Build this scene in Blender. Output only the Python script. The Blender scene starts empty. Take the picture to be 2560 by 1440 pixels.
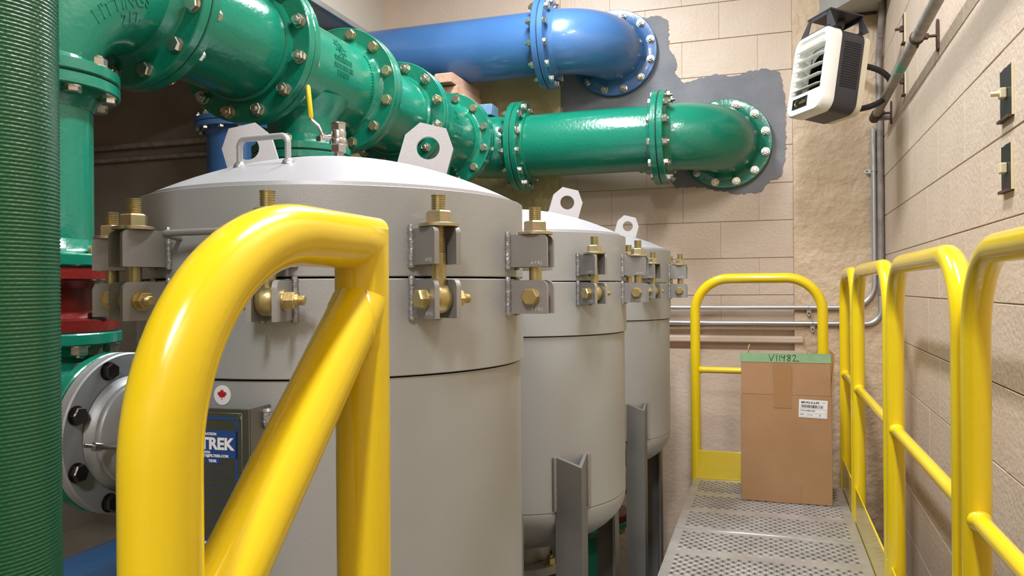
import bpy, bmesh, math, random
from mathutils import Matrix, Vector
from math import sin, cos, pi, radians, sqrt, atan2

rnd = random.Random(7)
SC = bpy.context.scene
COL = SC.collection
E = 1.655                      # eye height above the floor
PHI = radians(18.0)            # camera axis lies 18 degrees left of +Y

# ------------------------------------------------------------------ camera
cam = bpy.data.cameras.new('camera')
cam.sensor_width = 36.0
cam.lens = 1950.0 / 2560.0 * 36.0
cam.clip_start = 0.02
camo = bpy.data.objects.new('camera', cam)
COL.objects.link(camo)
R0 = Vector((cos(PHI), sin(PHI), 0)); F0 = Vector((-sin(PHI), cos(PHI), 0)); U0 = Vector((0, 0, 1))
PITCH, ROLL = 0.001, 0.008
F1 = (F0 + PITCH * U0).normalized(); U1 = R0.cross(F1)
Ri = (R0 - ROLL * U1).normalized(); Ui = (U1 + ROLL * R0).normalized()
m = Matrix.Identity(4)
for i in range(3):
    m[i][0] = Ri[i]; m[i][1] = Ui[i]; m[i][2] = -F1[i]
m[2][3] = E
camo.matrix_world = m
SC.camera = camo

# ------------------------------------------------------------------ world, lights, exposure
w = bpy.data.worlds.new('world'); SC.world = w; w.use_nodes = True
w.node_tree.nodes['Background'].inputs[0].default_value = (0.8, 0.87, 1, 1)
w.node_tree.nodes['Background'].inputs[1].default_value = 0.15
SC.view_settings.view_transform = 'Standard'
SC.view_settings.look = 'None'
SC.view_settings.exposure = 0.0
SC.view_settings.gamma = 1.0
SC.view_settings.use_curve_mapping = False
SC.cycles.max_bounces = 6
SC.cycles.caustics_reflective = False
SC.cycles.caustics_refractive = False
CEIL = E + 2.15

def area_lamp(name, loc, sx, sy, power, color, rotz=0.0):
    l = bpy.data.lights.new(name, 'AREA'); l.shape = 'RECTANGLE'; l.size = sx; l.size_y = sy
    l.energy = power; l.color = color
    o = bpy.data.objects.new(name, l); COL.objects.link(o)
    o.location = loc; o.rotation_euler = (0, 0, rotz)
    return o
LAMPS = [  # x, y, rotz, power, colour
    (-0.95, 2.95, pi / 2, 64, (0.92, 0.96, 1.0)),
    (-0.05, 1.55, pi / 2, 66, (0.99, 0.99, 1.0)),
    (0.0, -1.5, pi / 2, 84, (0.99, 0.99, 1.0)),
]
for lx, ly, lr, lp, lc in LAMPS:
    area_lamp('ceiling_lamp_light', (lx, ly, CEIL - 0.102), 1.15, 0.16, lp, lc, lr)

# ------------------------------------------------------------------ materials
def lin(c):
    c = c.lstrip('#'); out = []
    for i in (0, 2, 4):
        x = int(c[i:i + 2], 16) / 255.0
        out.append(x / 12.92 if x <= 0.04045 else ((x + 0.055) / 1.055) ** 2.4)
    return out
MATS = {}
def mat(name, col, rough=0.5, metal=0.0, col2=None, vscale=4.0, vdetail=3.0, vlo=0.35, vhi=0.65,
        bump=0.0, bscale=60.0, bdetail=3.0, coat=0.0, bump2=0.0, b2scale=8.0, spec=0.5, emit=None, rough2=None, stretch=None):
    m = bpy.data.materials.new(name); m.use_nodes = True
    nt = m.node_tree; b = nt.nodes['Principled BSDF']
    c = lin(col)
    b.inputs['Base Color'].default_value = (*c, 1)
    b.inputs['Roughness'].default_value = rough
    b.inputs['Metallic'].default_value = metal
    b.inputs['Coat Weight'].default_value = coat
    b.inputs['Coat Roughness'].default_value = 0.08
    b.inputs['Specular IOR Level'].default_value = spec
    tc = nt.nodes.new('ShaderNodeTexCoord'); src = tc.outputs['Object']
    if stretch:
        mp = nt.nodes.new('ShaderNodeMapping'); mp.inputs['Scale'].default_value = stretch
        nt.links.new(src, mp.inputs['Vector']); src = mp.outputs['Vector']
    def noise(scale, detail):
        n = nt.nodes.new('ShaderNodeTexNoise'); n.inputs['Scale'].default_value = scale
        n.inputs['Detail'].default_value = detail
        nt.links.new(src, n.inputs['Vector']); return n
    if col2:
        n = noise(vscale, vdetail)
        r = nt.nodes.new('ShaderNodeValToRGB')
        r.color_ramp.elements[0].position = vlo; r.color_ramp.elements[1].position = vhi
        r.color_ramp.elements[0].color = (*c, 1); r.color_ramp.elements[1].color = (*lin(col2), 1)
        nt.links.new(n.outputs['Fac'], r.inputs['Fac']); nt.links.new(r.outputs['Color'], b.inputs['Base Color'])
        if rough2 is not None:
            mr = nt.nodes.new('ShaderNodeMapRange'); mr.inputs[1].default_value = vlo; mr.inputs[2].default_value = vhi
            mr.inputs[3].default_value = rough; mr.inputs[4].default_value = rough2
            nt.links.new(n.outputs['Fac'], mr.inputs[0]); nt.links.new(mr.outputs[0], b.inputs['Roughness'])
    last = None
    for s, sc, d in ((bump, bscale, bdetail), (bump2, b2scale, 4.0)):
        if s:
            n = noise(sc, d); bp = nt.nodes.new('ShaderNodeBump')
            bp.inputs['Strength'].default_value = 1.0; bp.inputs['Distance'].default_value = s
            nt.links.new(n.outputs['Fac'], bp.inputs['Height'])
            if last: nt.links.new(last.outputs['Normal'], bp.inputs['Normal'])
            last = bp
    if last: nt.links.new(last.outputs['Normal'], b.inputs['Normal'])
    if emit:
        b.inputs['Emission Color'].default_value = (*lin(emit[0]), 1)
        b.inputs['Emission Strength'].default_value = emit[1]
    MATS[name] = m
    return m
GREEN = mat('green_enamel', '#13785f', 0.22, col2='#167f66', vscale=3, bump=0.0012, bscale=70, coat=0.3)
GREENCH = mat('green_enamel_chipped', '#13785f', 0.25, col2='#54b396', vscale=9, vdetail=6, vlo=0.62, vhi=0.72, bump=0.0012, bscale=50, coat=0.3)
GREENDK = mat('green_wrapped', '#135938', 0.30, bump=0.0008, bscale=160, coat=0.2)
BLUE = mat('blue_enamel', '#3e6aa0', 0.28, col2='#4874aa', vscale=2.5, bump=0.0007, bscale=60, coat=0.25)
RED = mat('red_enamel', '#7a201b', 0.35, col2='#6b1b17', vscale=8, bump=0.0015, bscale=60)
STEEL = mat('blasted_steel', '#b3b6b8', 0.44, 0.35, col2='#a7a9a9', vscale=2.2, vdetail=4, vlo=0.4, vhi=0.7, bump=0.00025, bscale=400)
STEELDK = mat('mill_steel', '#a09e9b', 0.46, 0.4, col2='#918f8c', vscale=5, bump=0.0003, bscale=300)
PLATE = mat('lug_steel', '#c6c6ca', 0.42, 0.3, bump=0.0002, bscale=300)
LEGST = mat('dull_leg_steel', '#83827f', 0.5, 0.4, col2='#757471', vscale=5, bump=0.0003, bscale=300)
DOME = mat('blasted_lid_steel', '#b0b0b6', 0.45, 0.3, col2='#a6a6ac', vscale=3, bump=0.0002, bscale=300)
WELD = mat('weld_bead', '#a9a9ad', 0.35, 0.7, bump=0.002, bscale=160)
CHROME = mat('bright_metal', '#c9c9c9', 0.22, 1.0, bump=0.0004, bscale=120)
STAIN = mat('stainless_plate', '#8d8a80', 0.3, 0.85)
GOLD = mat('zinc_yellow', '#ccb67c', 0.36, 0.85, col2='#b5ac80', vscale=28, vdetail=2, bump=0.0003, bscale=200)
GOLDP = mat('zinc_pink', '#ceb69c', 0.32, 0.8, col2='#b4b68e', vscale=40, vdetail=2, vlo=0.42, vhi=0.58)
ZINC = mat('zinc_silver', '#cfcec9', 0.25, 0.95, col2='#c6bea6', vscale=30)
DKBOLT = mat('dark_bolt', '#4b4844', 0.3, 0.9, bump=0.0006, bscale=200)
YELLOW = mat('yellow_enamel', '#f0d31c', 0.2, col2='#edcd18', vscale=3, bump=0.0003, bscale=40, coat=0.5)
GASKET = mat('black_rubber', '#15181a', 0.7)
WALL = mat('beige_painted_block', '#d6c3b1', 0.45, col2='#d0bba7', vscale=3, bump=0.0025, bscale=60, bdetail=5, bump2=0.003, b2scale=9)
WALLR = mat('beige_rough_concrete', '#d6bfa3', 0.45, col2='#cfb698', vscale=4, bump=0.007, bscale=30, bdetail=4, bump2=0.012, b2scale=11)
OLIVE = mat('khaki_rough_concrete', '#d2c391', 0.4, col2='#c8b883', vscale=5, bump=0.016, bscale=30, bdetail=5, bump2=0.012, b2scale=8)
JOINT = mat('painted_mortar', '#c6b19e', 0.6, bump=0.004, bscale=60, bdetail=5)
CEMENT = mat('grey_cement_patch', '#88898f', 0.8, col2='#797b83', vscale=6, vdetail=5, bump=0.002, bscale=60)
FLOOR = mat('concrete_floor', '#928a7a', 0.6, col2='#857d6e', vscale=3, bump=0.002, bscale=40)
CEILM = mat('ceiling_paint', '#cfc5b6', 0.7, bump=0.002, bscale=40)
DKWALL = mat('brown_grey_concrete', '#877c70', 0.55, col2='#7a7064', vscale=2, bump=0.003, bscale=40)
TREAD = mat('galvanised_tread', '#c6c3c0', 0.4, 0.6, col2='#b4b0ac', vscale=9, bump=0.0004, bscale=120)
CARD = mat('cardboard', '#ad8660', 0.7, col2='#a67f59', vscale=5, bump=0.0005, bscale=60)
CARDIN = mat('cardboard_edge', '#bd935f', 0.75)
TAPE = mat('packing_tape', '#a67d54', 0.3, coat=0.3)
GTAPE = mat('green_masking_tape', '#8fb389', 0.6, col2='#83a77c', vscale=30)
PAPER = mat('white_label', '#eeeef0', 0.5)
INK = mat('black_ink', '#161616', 0.6)
WHITE = mat('cream_white_enamel', '#e9e8e0', 0.3, coat=0.3)
CREAM = mat('cream_enamel', '#ddd3ba', 0.4)
BLACK = mat('black_enamel', '#1d1d20', 0.4)
DGREY = mat('dark_grey_enamel', '#39383d', 0.45)
CONDUIT = mat('galvanised_conduit', '#d2d4d8', 0.3, 0.75, bump=0.0004, bscale=60)
RUSTPIPE = mat('weathered_pipe', '#a39a94', 0.5, 0.2, col2='#86807b', vscale=20)
RUST = mat('rusty_iron', '#5d4438', 0.75, 0.2, col2='#46362e', vscale=30, bump=0.001, bscale=100)
TEAL = mat('teal_paint', '#4c9a86', 0.5)
DUCT = mat('grey_sheet_metal', '#b8bab8', 0.45, 0.3, col2='#a9aba8', vscale=6)
WOOD = mat('shim_wood', '#d3ad94', 0.7, col2='#c39b82', vscale=14, vdetail=5, stretch=(6, 1, 6), bump=0.001, bscale=60)
BLUEWOOD = mat('blue_painted_wood', '#6f93b8', 0.6, col2='#8aa6c0', vscale=18, vdetail=5, vlo=0.5, vhi=0.62)
PLBLUE = mat('plate_blue', '#2a4a86', 0.4)
BADGE = mat('badge_black', '#191919', 0.3)
BADGEG = mat('badge_gold', '#b89a4a', 0.35, 0.8)
MAPLE = mat('maple_red', '#b3202a', 0.5)
BEIGEPL = mat('beige_plastic', '#d8cba6', 0.5)
CABLE = mat('black_rubber_cable', '#242427', 0.4)
LAMPM = mat('lamp_diffuser', '#ffffff', 0.5, emit=('#fff8f0', 3.0))
LAMPB = mat('lamp_housing', '#e2e2e2', 0.5)

# ------------------------------------------------------------------ mesh builders
class MB:
    def __init__(self): self.v = []; self.f = []
    def add(self, vs, fs, M=None):
        o = len(self.v)
        self.v += [tuple(M @ Vector(p)) if M is not None else tuple(p) for p in vs]
        self.f += [tuple(i + o for i in q) for q in fs]
        return self
    def lathe(self, prof, n=32, M=None, cap0=False, cap1=False, a0=0.0, a1=2 * pi):
        full = abs(a1 - a0 - 2 * pi) < 1e-6
        k = n if full else n + 1
        vs = []; fs = []
        for r, z in prof:
            for i in range(k):
                a = a0 + (a1 - a0) * i / n
                vs.append((r * cos(a), r * sin(a), z))
        for j in range(len(prof) - 1):
            for i in range(n):
                i2 = (i + 1) % k
                fs.append((j * k + i, j * k + i2, (j + 1) * k + i2, (j + 1) * k + i))
        if cap0: fs.append(tuple(reversed(range(k))))
        if cap1: fs.append(tuple((len(prof) - 1) * k + i for i in range(k)))
        return self.add(vs, fs, M)
    def sweep(self, pts, rad, n=20, cap=True, M=None, up=None):
        pts = [Vector(p) for p in pts]
        if not hasattr(rad, '__len__'): rad = [rad] * len(pts)
        T = []
        for i in range(len(pts)):
            a = pts[max(0, i - 1)]; b = pts[min(len(pts) - 1, i + 1)]
            T.append((b - a).normalized())
        u = Vector(up) if up is not None else (Vector((0, 0, 1)) if abs(T[0].z) < 0.9 else Vector((1, 0, 0)))
        u = (u - T[0] * u.dot(T[0])).normalized()
        vs = []; fs = []
        for i, p in enumerate(pts):
            u = (u - T[i] * u.dot(T[i])).normalized(); w_ = T[i].cross(u)
            for k in range(n):
                a = 2 * pi * k / n
                q = p + rad[i] * (cos(a) * u + sin(a) * w_); vs.append(tuple(q))
        for i in range(len(pts) - 1):
            for k in range(n):
                k2 = (k + 1) % n
                fs.append((i * n + k, i * n + k2, (i + 1) * n + k2, (i + 1) * n + k))
        if cap:
            fs.append(tuple(reversed(range(n)))); fs.append(tuple((len(pts) - 1) * n + k for k in range(n)))
        return self.add(vs, fs, M)
    def prism(self, poly, z0, z1, M=None):
        n = len(poly)
        vs = [(x, y, z0) for x, y in poly] + [(x, y, z1) for x, y in poly]
        fs = [tuple(reversed(range(n))), tuple(range(n, 2 * n))]
        fs += [(i, (i + 1) % n, n + (i + 1) % n, n + i) for i in range(n)]
        return self.add(vs, fs, M)
    def box(self, x0, x1, y0, y1, z0, z1, M=None, bev=0.0, seg=1):
        if bev <= 0:
            return self.prism([(x0, y0), (x1, y0), (x1, y1), (x0, y1)], z0, z1, M)
        bm = bmesh.new(); bmesh.ops.create_cube(bm, size=1.0)
        for v in bm.verts:
            v.co = Vector(((x0 + x1) / 2 + v.co.x * (x1 - x0), (y0 + y1) / 2 + v.co.y * (y1 - y0), (z0 + z1) / 2 + v.co.z * (z1 - z0)))
        bmesh.ops.bevel(bm, geom=list(bm.edges), offset=bev, segments=seg, affect='EDGES', profile=0.5)
        bm.verts.index_update()
        vs = [tuple(v.co) for v in bm.verts]; fs = [tuple(v.index for v in f.verts) for f in bm.faces]
        bm.free()
        return self.add(vs, fs, M)
    def holed(self, poly, hc, hr, z0, z1, M=None, n=48):
        """polygon plate with one round hole; hc must see every edge"""
        angs = sorted({round(a % (2 * pi), 6) for a in [2 * pi * i / n for i in range(n)] + [atan2(y - hc[1], x - hc[0]) for x, y in poly]})
        out = []; inn = []
        for a in angs:
            d = (cos(a), sin(a)); best = None
            for i in range(len(poly)):
                ax, ay = poly[i]; bx, by = poly[(i + 1) % len(poly)]
                ex, ey = bx - ax, by - ay; den = d[0] * ey - d[1] * ex
                if abs(den) < 1e-12: continue
                t = ((ax - hc[0]) * ey - (ay - hc[1]) * ex) / den
                s = ((ax - hc[0]) * d[1] - (ay - hc[1]) * d[0]) / den
                if t > 0 and -1e-6 <= s <= 1 + 1e-6 and (best is None or t < best): best = t
            out.append((hc[0] + best * d[0], hc[1] + best * d[1])); inn.append((hc[0] + hr * d[0], hc[1] + hr * d[1]))
        k = len(angs); vs = []
        for z in (z0, z1):
            vs += [(x, y, z) for x, y in out] + [(x, y, z) for x, y in inn]
        fs = []
        for i in range(k):
            j = (i + 1) % k
            fs.append((j, i, k + i, k + j)); fs.append((2 * k + i, 2 * k + j, 3 * k + j, 3 * k + i))
            fs.append((i, j, 2 * k + j, 2 * k + i)); fs.append((k + j, k + i, 3 * k + i, 3 * k + j))
        return self.add(vs, fs, M)
    def mesh(self, name, mats, smooth=40):
        me = bpy.data.meshes.new(name); me.from_pydata(self.v, [], self.f)
        for mm in (mats if isinstance(mats, (list, tuple)) else [mats]): me.materials.append(mm)
        me.validate()
        bm = bmesh.new(); bm.from_mesh(me); bmesh.ops.recalc_face_normals(bm, faces=bm.faces); bm.to_mesh(me); bm.free()
        if smooth:
            for p in me.polygons: p.use_smooth = True
            me.set_sharp_from_angle(angle=radians(smooth))
        return me

WM = {}
JOINED = {'weld_bead', 'raised_marks', 'raised_lettering', 'vent_slats', 'barcode', 'printed_lines', 'plate_print', 'lettering', 'handwriting', 'emblem'}
def T(x, y=0, z=0):
    return Matrix.Translation(x if isinstance(x, Vector) else Vector((x, y, z)))
def RZ(a): return Matrix.Rotation(a, 4, 'Z')
def RX(a): return Matrix.Rotation(a, 4, 'X')
def RY(a): return Matrix.Rotation(a, 4, 'Y')
def align(d, roll=0.0):
    d = Vector(d).normalized()
    return d.to_track_quat('Z', 'Y').to_matrix().to_4x4() @ RZ(roll)
def frame(x, y, o):
    x = Vector(x).normalized(); y = Vector(y); y = (y - x * y.dot(x)).normalized(); z = x.cross(y)
    M = Matrix.Identity(4)
    for i in range(3): M[i][0] = x[i]; M[i][1] = y[i]; M[i][2] = z[i]; M[i][3] = o[i]
    return M
def tag(o, label=None, cat=None, group=None, kind=None):
    if label: o['label'] = label
    if cat: o['category'] = cat
    if group: o['group'] = group
    if kind: o['kind'] = kind
    return o
def thing(name, loc, label, cat, group=None, M=None):
    o = bpy.data.objects.new(name, None); COL.objects.link(o)
    o.empty_display_size = 0.05
    M = M if M is not None else T(*loc)
    o.matrix_basis = M; WM[o.name] = M.copy()
    return tag(o, label, cat, group)
def part(name, me, parent=None, M=None, label=None):
    """M is the world matrix of the piece"""
    o = bpy.data.objects.new(name, me); COL.objects.link(o)
    M = M if M is not None else Matrix.Identity(4)
    if parent is not None:
        o.parent = parent; o.matrix_basis = WM[parent.name].inverted() @ M
    else:
        o.matrix_basis = M
    WM[o.name] = M.copy()
    if label: o['label'] = label
    if name in JOINED: o['kind'] = 'stuff'
    return o
def single(name, me, label, cat, M=None, group=None):
    return tag(part(name, me, None, M), label, cat, group)
def struct(name, me, M=None, parent=None):
    o = part(name, me, parent, M)
    if parent is None: o['kind'] = 'structure'
    return o
def arc(c, a, b, a0, a1, n):
    """points c + a cos t + b sin t"""
    c = Vector(c); a = Vector(a); b = Vector(b)
    return [c + a * cos(a0 + (a1 - a0) * i / n) + b * sin(a0 + (a1 - a0) * i / n) for i in range(n + 1)]
def text_mb(body, size, extrude=0.0, align_x='CENTER', bold=0.0):
    cu = bpy.data.curves.new('txt', 'FONT'); cu.body = body; cu.size = size; cu.extrude = extrude
    cu.align_x = align_x; cu.align_y = 'CENTER'; cu.offset = bold; cu.resolution_u = 3
    ob = bpy.data.objects.new('txt', cu); COL.objects.link(ob)
    dg = bpy.context.evaluated_depsgraph_get()
    me = bpy.data.meshes.new_from_object(ob.evaluated_get(dg))
    b = MB(); b.add([tuple(v.co) for v in me.vertices], [tuple(p.vertices) for p in me.polygons])
    bpy.data.objects.remove(ob); bpy.data.curves.remove(cu); bpy.data.meshes.remove(me)
    return b

# ================================================================== the setting
X0, X1, Y0, YW = -4.6, 0.62, -3.2, 4.40     # room extents
b = MB().box(X0, 1.2, Y0, YW + 0.1, -0.1, 0.0)
struct('floor', b.mesh('floor', FLOOR, 0))
b = MB().box(X0 - 0.1, 1.3, Y0 - 0.1, YW + 0.3, CEIL, CEIL + 0.1)
struct('ceiling', b.mesh('ceiling', CEILM, 0))
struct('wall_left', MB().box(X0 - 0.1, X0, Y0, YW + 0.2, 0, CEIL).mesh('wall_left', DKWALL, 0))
struct('wall_front', MB().box(X0, 1.2, Y0 - 0.1, Y0, 0, CEIL).mesh('wall_front', WALL, 0))

# --- concrete blocks: one bevelled mesh per length, each block an object
BH = 0.2; JZ = E - 0.043
def block_mesh(L, D=0.06):
    bb = MB().box(0, L - 0.0006, 0, D, 0.0, BH - 0.003, bev=0.0014)
    return bb.mesh('concrete_block', WALL, 30)
BLK = {}
def blk(L):
    k = round(L, 3)
    if k not in BLK: BLK[k] = block_mesh(k)
    return BLK[k]
def block_wall(parent, x0, x1, z0, z1, M, off=0.0, B=0.4, jig=0.0005):
    """blocks in local x/z, faces at local y=0, backed by the parent wall"""
    r = math.floor((z0 - JZ) / BH); z = JZ + r * BH
    while z < z1 - 0.02:
        s = x0 - ((x0 - (off + (r % 2) * B / 2)) % B); x = s
        while x < x1 - 0.001:
            a = max(x, x0); e = min(x + B, x1)
            za = z
            if e - a > 0.02 and za > z0 - 0.12:
                part('concrete_block', blk(e - a), parent, M @ T(a, rnd.uniform(-jig, jig), za))
            x += B
        z += BH; r += 1

# back wall: body set back, blocks in front between the concrete piers
PL, PR, CL = -2.55, -1.12, 0.144
wb = MB().box(X0, 1.2, YW + 0.006, YW + 0.2, 0, CEIL)
wall_back = struct('wall_back', wb.mesh('wall_back', JOINT, 0))
block_wall(wall_back, PR, CL, E - 0.243, CEIL, T(0, YW, 0), off=-0.43)
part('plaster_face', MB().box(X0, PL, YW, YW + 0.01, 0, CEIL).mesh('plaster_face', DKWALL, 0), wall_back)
# grey cement patch round the two wall flanges
def patch_poly():
    px = [(1405, 245), (1430, 60), (1600, 48), (1650, 40), (1676, 52), (1677, 120), (1690, 138), (1697, 160), (1692, 185), (1715, 208), (1745, 200),
          (1790, 186), (1830, 192), (1870, 182), (1915, 172), (1955, 182), (1966, 235), (1968, 330), (1966, 400), (1955, 440), (1925, 455),
          (1905, 480), (1850, 485), (1800, 478), (1765, 468), (1690, 470), (1672, 440), (1560, 420), (1480, 330), (1415, 300)]
    out = []
    for (u, v) in px:
        r = (u - 1280) / 1950; Z = YW / (cos(PHI) + r * sin(PHI)); X = Z * (r * cos(PHI) - sin(PHI))
        out.append((X, (722 - 0.008 * (u - 1280) - v) * Z / 1950))
    # roughen
    res = []
    for i in range(len(out)):
        a, c = out[i], out[(i + 1) % len(out)]
        n = max(2, int(math.dist(a, c) / 0.012))
        for k in range(n):
            t = k / n; j = 0.006 if k else 0.0
            res.append((a[0] + (c[0] - a[0]) * t + rnd.uniform(-j, j), a[1] + (c[1] - a[1]) * t + rnd.uniform(-j, j)))
    return res
pp = [(max(x, PR + 0.004), z) for x, z in patch_poly()]
b = MB().prism(pp, 0, 0.006, T(0, YW + 0.001, E) @ RX(pi / 2))
part('cement_patch', b.mesh('cement_patch', CEMENT, 0), wall_back, label='grey cement patch with ragged edge')

# khaki rough pier, right corner column, ledges, lower wall
def rough_face(x0, x1, z0, z1, y, depth, amp, step, seed, back):
    r = random.Random(seed); nx = max(2, int((x1 - x0) / step)); nz = max(2, int((z1 - z0) / step))
    vs = []; fs = []
    for j in range(nz + 1):
        for i in range(nx + 1):
            e = 0 if i in (0, nx) or j in (0, nz) else 1
            vs.append((x0 + (x1 - x0) * i / nx, y - depth + e * r.gauss(0, amp), z0 + (z1 - z0) * j / nz))
    for j in range(nz):
        for i in range(nx):
            a = j * (nx + 1) + i; fs.append((a, a + 1, a + nx + 2, a + nx + 1))
    bb = MB().add(vs, fs)
    for (xa, xb) in ((x0, x0), (x1, x1)):
        bb.add([(xa, y - depth, z0), (xa, y + back, z0), (xa, y + back, z1), (xa, y - depth, z1)], [(0, 1, 2, 3)])
    for zz in (z0, z1):
        bb.add([(x0, y - depth, zz), (x1, y - depth, zz), (x1, y + back, zz), (x0, y + back, zz)], [(0, 1, 2, 3)])
    return bb
struct('trim_1', rough_face(PL, PR, 0, E + 1.33, YW, 0.02, 0.0018, 0.03, 3, 0.1).mesh('khaki_pier', OLIVE, 60))
part('plaster_face', MB().box(PL, PR, YW - 0.018, YW + 0.01, E + 1.331, CEIL).mesh('plaster_face', WALL, 0), wall_back)
struct('trim_2', rough_face(CL, 0.62, 0, CEIL, YW, 0.03, 0.0010, 0.03, 5, 0.1).mesh('corner_column', WALLR, 60))
for n, (za, zb, d, x1_) in enumerate(((-0.230, -0.196, 0.034, 0.19), (-0.298, -0.262, 0.05, 0.185))):
    r = random.Random(n); bb = MB(); N = 40
    xs = [PR + (x1_ - PR) * i / N for i in range(N + 1)]
    prof = lambda i: [(YW, zb), (YW - d * 0.75, zb - 0.002), (YW - d + 0.002 * r.random(), zb - 0.010), (YW - d, za + 0.006), (YW - d + 0.006, za), (YW, za)]
    vs = []
    for i, x in enumerate(xs):
        vs += [(x, y, E + z) for y, z in prof(i)]
    fs = [(i * 6 + k, (i + 1) * 6 + k, (i + 1) * 6 + k + 1, i * 6 + k + 1) for i in range(N) for k in range(5)]
    fs += [tuple(range(6)), tuple(N * 6 + k for k in range(6))]
    struct('trim_%d' % (3 + n), bb.add(vs, fs).mesh('wall_ledge', WALL, 35))
struct('trim_5', rough_face(PR, 0.2, 0, E - 0.338, YW, 0.075, 0.0012, 0.04, 9, 0.1).mesh('lower_wall', WALL, 60))
# soffit (lower ceiling) over the left of the room with an edge angle
SOX, SOZ = -2.25, E + 1.52
struct('trim_6', MB().box(X0, SOX, Y0, YW + 0.02, SOZ, CEIL, bev=0.006).mesh('ceiling_soffit', CEILM, 30))
ang = MB().box(SOX - 0.035, SOX + 0.004, Y0 + 0.1, YW - 0.02, SOZ - 0.004, SOZ, bev=0.001).box(SOX, SOX + 0.004, Y0 + 0.1, YW - 0.02, SOZ, SOZ + 0.028, bev=0.001)
single('edge_angle', ang.mesh('edge_angle', DUCT, 30), 'pale grey metal edge strip along the bottom corner of the dropped ceiling', 'metal strip')

# right wall, one degree out of square
WR = T(0.58, YW, 0) @ RZ(radians(-1.0))          # local -y runs towards the camera side
def right_x(y): return 0.58 - math.tan(radians(1.0)) * (YW - y)
wr = MB().box(0.006, 0.3, -7.8, 0.2, 0, CEIL)
wall_right = struct('wall_right', wr.mesh('wall_right', JOINT, 0), WR)
MR = WR @ RZ(-pi / 2)          # block frame: x -> -Y direction (towards camera), faces +... 
def right_blocks():
    r0 = math.floor((0.0 - JZ) / BH); z = JZ + r0 * BH; r = r0
    while z < CEIL - 0.02:
        x = -((r % 2) * 0.2) - 0.13
        while x < 3.9:
            a = max(x, 0.0); e = x + 0.4
            if e - a > 0.02:
                part('concrete_block', blk(e - a), wall_right, WR @ T(rnd.uniform(-0.0005, 0.0005), -a, z) @ RZ(-pi / 2))
            x += 0.4
        z += BH; r += 1
right_blocks()
part('plain_face', MB().box(0, 0.02, -7.7, -4.27, 0, CEIL).mesh('plain_face', WALL, 0), wall_right, WR)

# ceiling lamps
for i, (lx, ly, lr, lp, lc) in enumerate(LAMPS):
    M = T(lx, ly, CEIL) @ RZ(lr)
    t = thing('ceiling_lamp', None, ['long ceiling lamp above the three vessels', 'long ceiling lamp above the near end of the walkway',
              'long ceiling lamp behind the camera'][i], 'lamp', 'ceiling lamps', M=M)
    part('lamp_housing', MB().box(-0.62, 0.62, -0.1, 0.1, -0.07, 0.0, bev=0.008).mesh('lamp_housing', LAMPB), t, M)
    part('lamp_diffuser', MB().box(-0.59, 0.59, -0.085, 0.085, -0.098, -0.07, bev=0.01).mesh('lamp_diffuser', LAMPM), t, M)

# ================================================================== fasteners
def hexa(mb, af, z0, z1, M=None, ch=0.12):
    R = af / sqrt(3); h = z1 - z0
    ring = lambda s, z: [(R * s * cos(pi / 3 * k), R * s * sin(pi / 3 * k), z) for k in range(6)]
    vs = ring(1, z0) + ring(1, z1 - h * ch) + ring(0.88, z1)
    fs = [tuple(reversed(range(6))), tuple(12 + k for k in range(6))]
    for j in range(2): fs += [(j * 6 + k, j * 6 + (k + 1) % 6, j * 6 + 6 + (k + 1) % 6, j * 6 + 6 + k) for k in range(6)]
    mb.add(vs, fs, M)
    return mb
def stud_prof(r, z0, z1, pitch):
    p = []; z = z0
    while z < z1 - pitch:
        p += [(r, z), (r, z + pitch * 0.3), (r * 0.88, z + pitch * 0.55), (r * 0.88, z + pitch * 0.75)]; z += pitch
    p += [(r, z), (r, z1 - 0.0015), (r * 0.8, z1)]
    return p
def nut_mesh(name, m, af, h, stud, washer=True):
    b = MB()
    if washer: b.lathe([(af * 0.64, 0), (af * 0.64, 0.003), (af * 0.3, 0.003)], 16, cap0=True)
    hexa(b, af, 0.003 if washer else 0, h)
    b.lathe(stud_prof(af * 0.3, h - 0.002, h + stud, 0.004), 10, cap1=True)
    return b.mesh(name, m, 30)
def head_mesh(name, m, af, h):
    b = MB(); b.lathe([(af * 0.62, 0), (af * 0.62, 0.003), (af * 0.3, 0.003)], 16, cap0=True); hexa(b, af, 0.003, h, ch=0.22)
    return b.mesh(name, m, 30)
FAST = {
    'n12z': nut_mesh('nut', ZINC, 0.034, 0.022, 0.010), 'n12g': nut_mesh('nut', GOLDP, 0.034, 0.022, 0.010),
    'h12z': head_mesh('bolt_head', ZINC, 0.034, 0.017), 'h12g': head_mesh('bolt_head', GOLDP, 0.034, 0.017),
    'n8z': nut_mesh('nut', ZINC, 0.032, 0.021, 0.006), 'h8z': head_mesh('bolt_head', ZINC, 0.031, 0.015),
    'h8d': head_mesh('bolt_head', DKBOLT, 0.032, 0.016), 'n8g': nut_mesh('nut', GOLD, 0.03, 0.02, 0.008),
}
SIZE = {12: dict(R=0.2415, t=0.032, pr=0.1676, hub=0.181, bc=0.2135, n=12),
        8: dict(R=0.1715, t=0.0285, pr=0.115, hub=0.128, bc=0.1485, n=8)}
FMESH = {}
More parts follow.
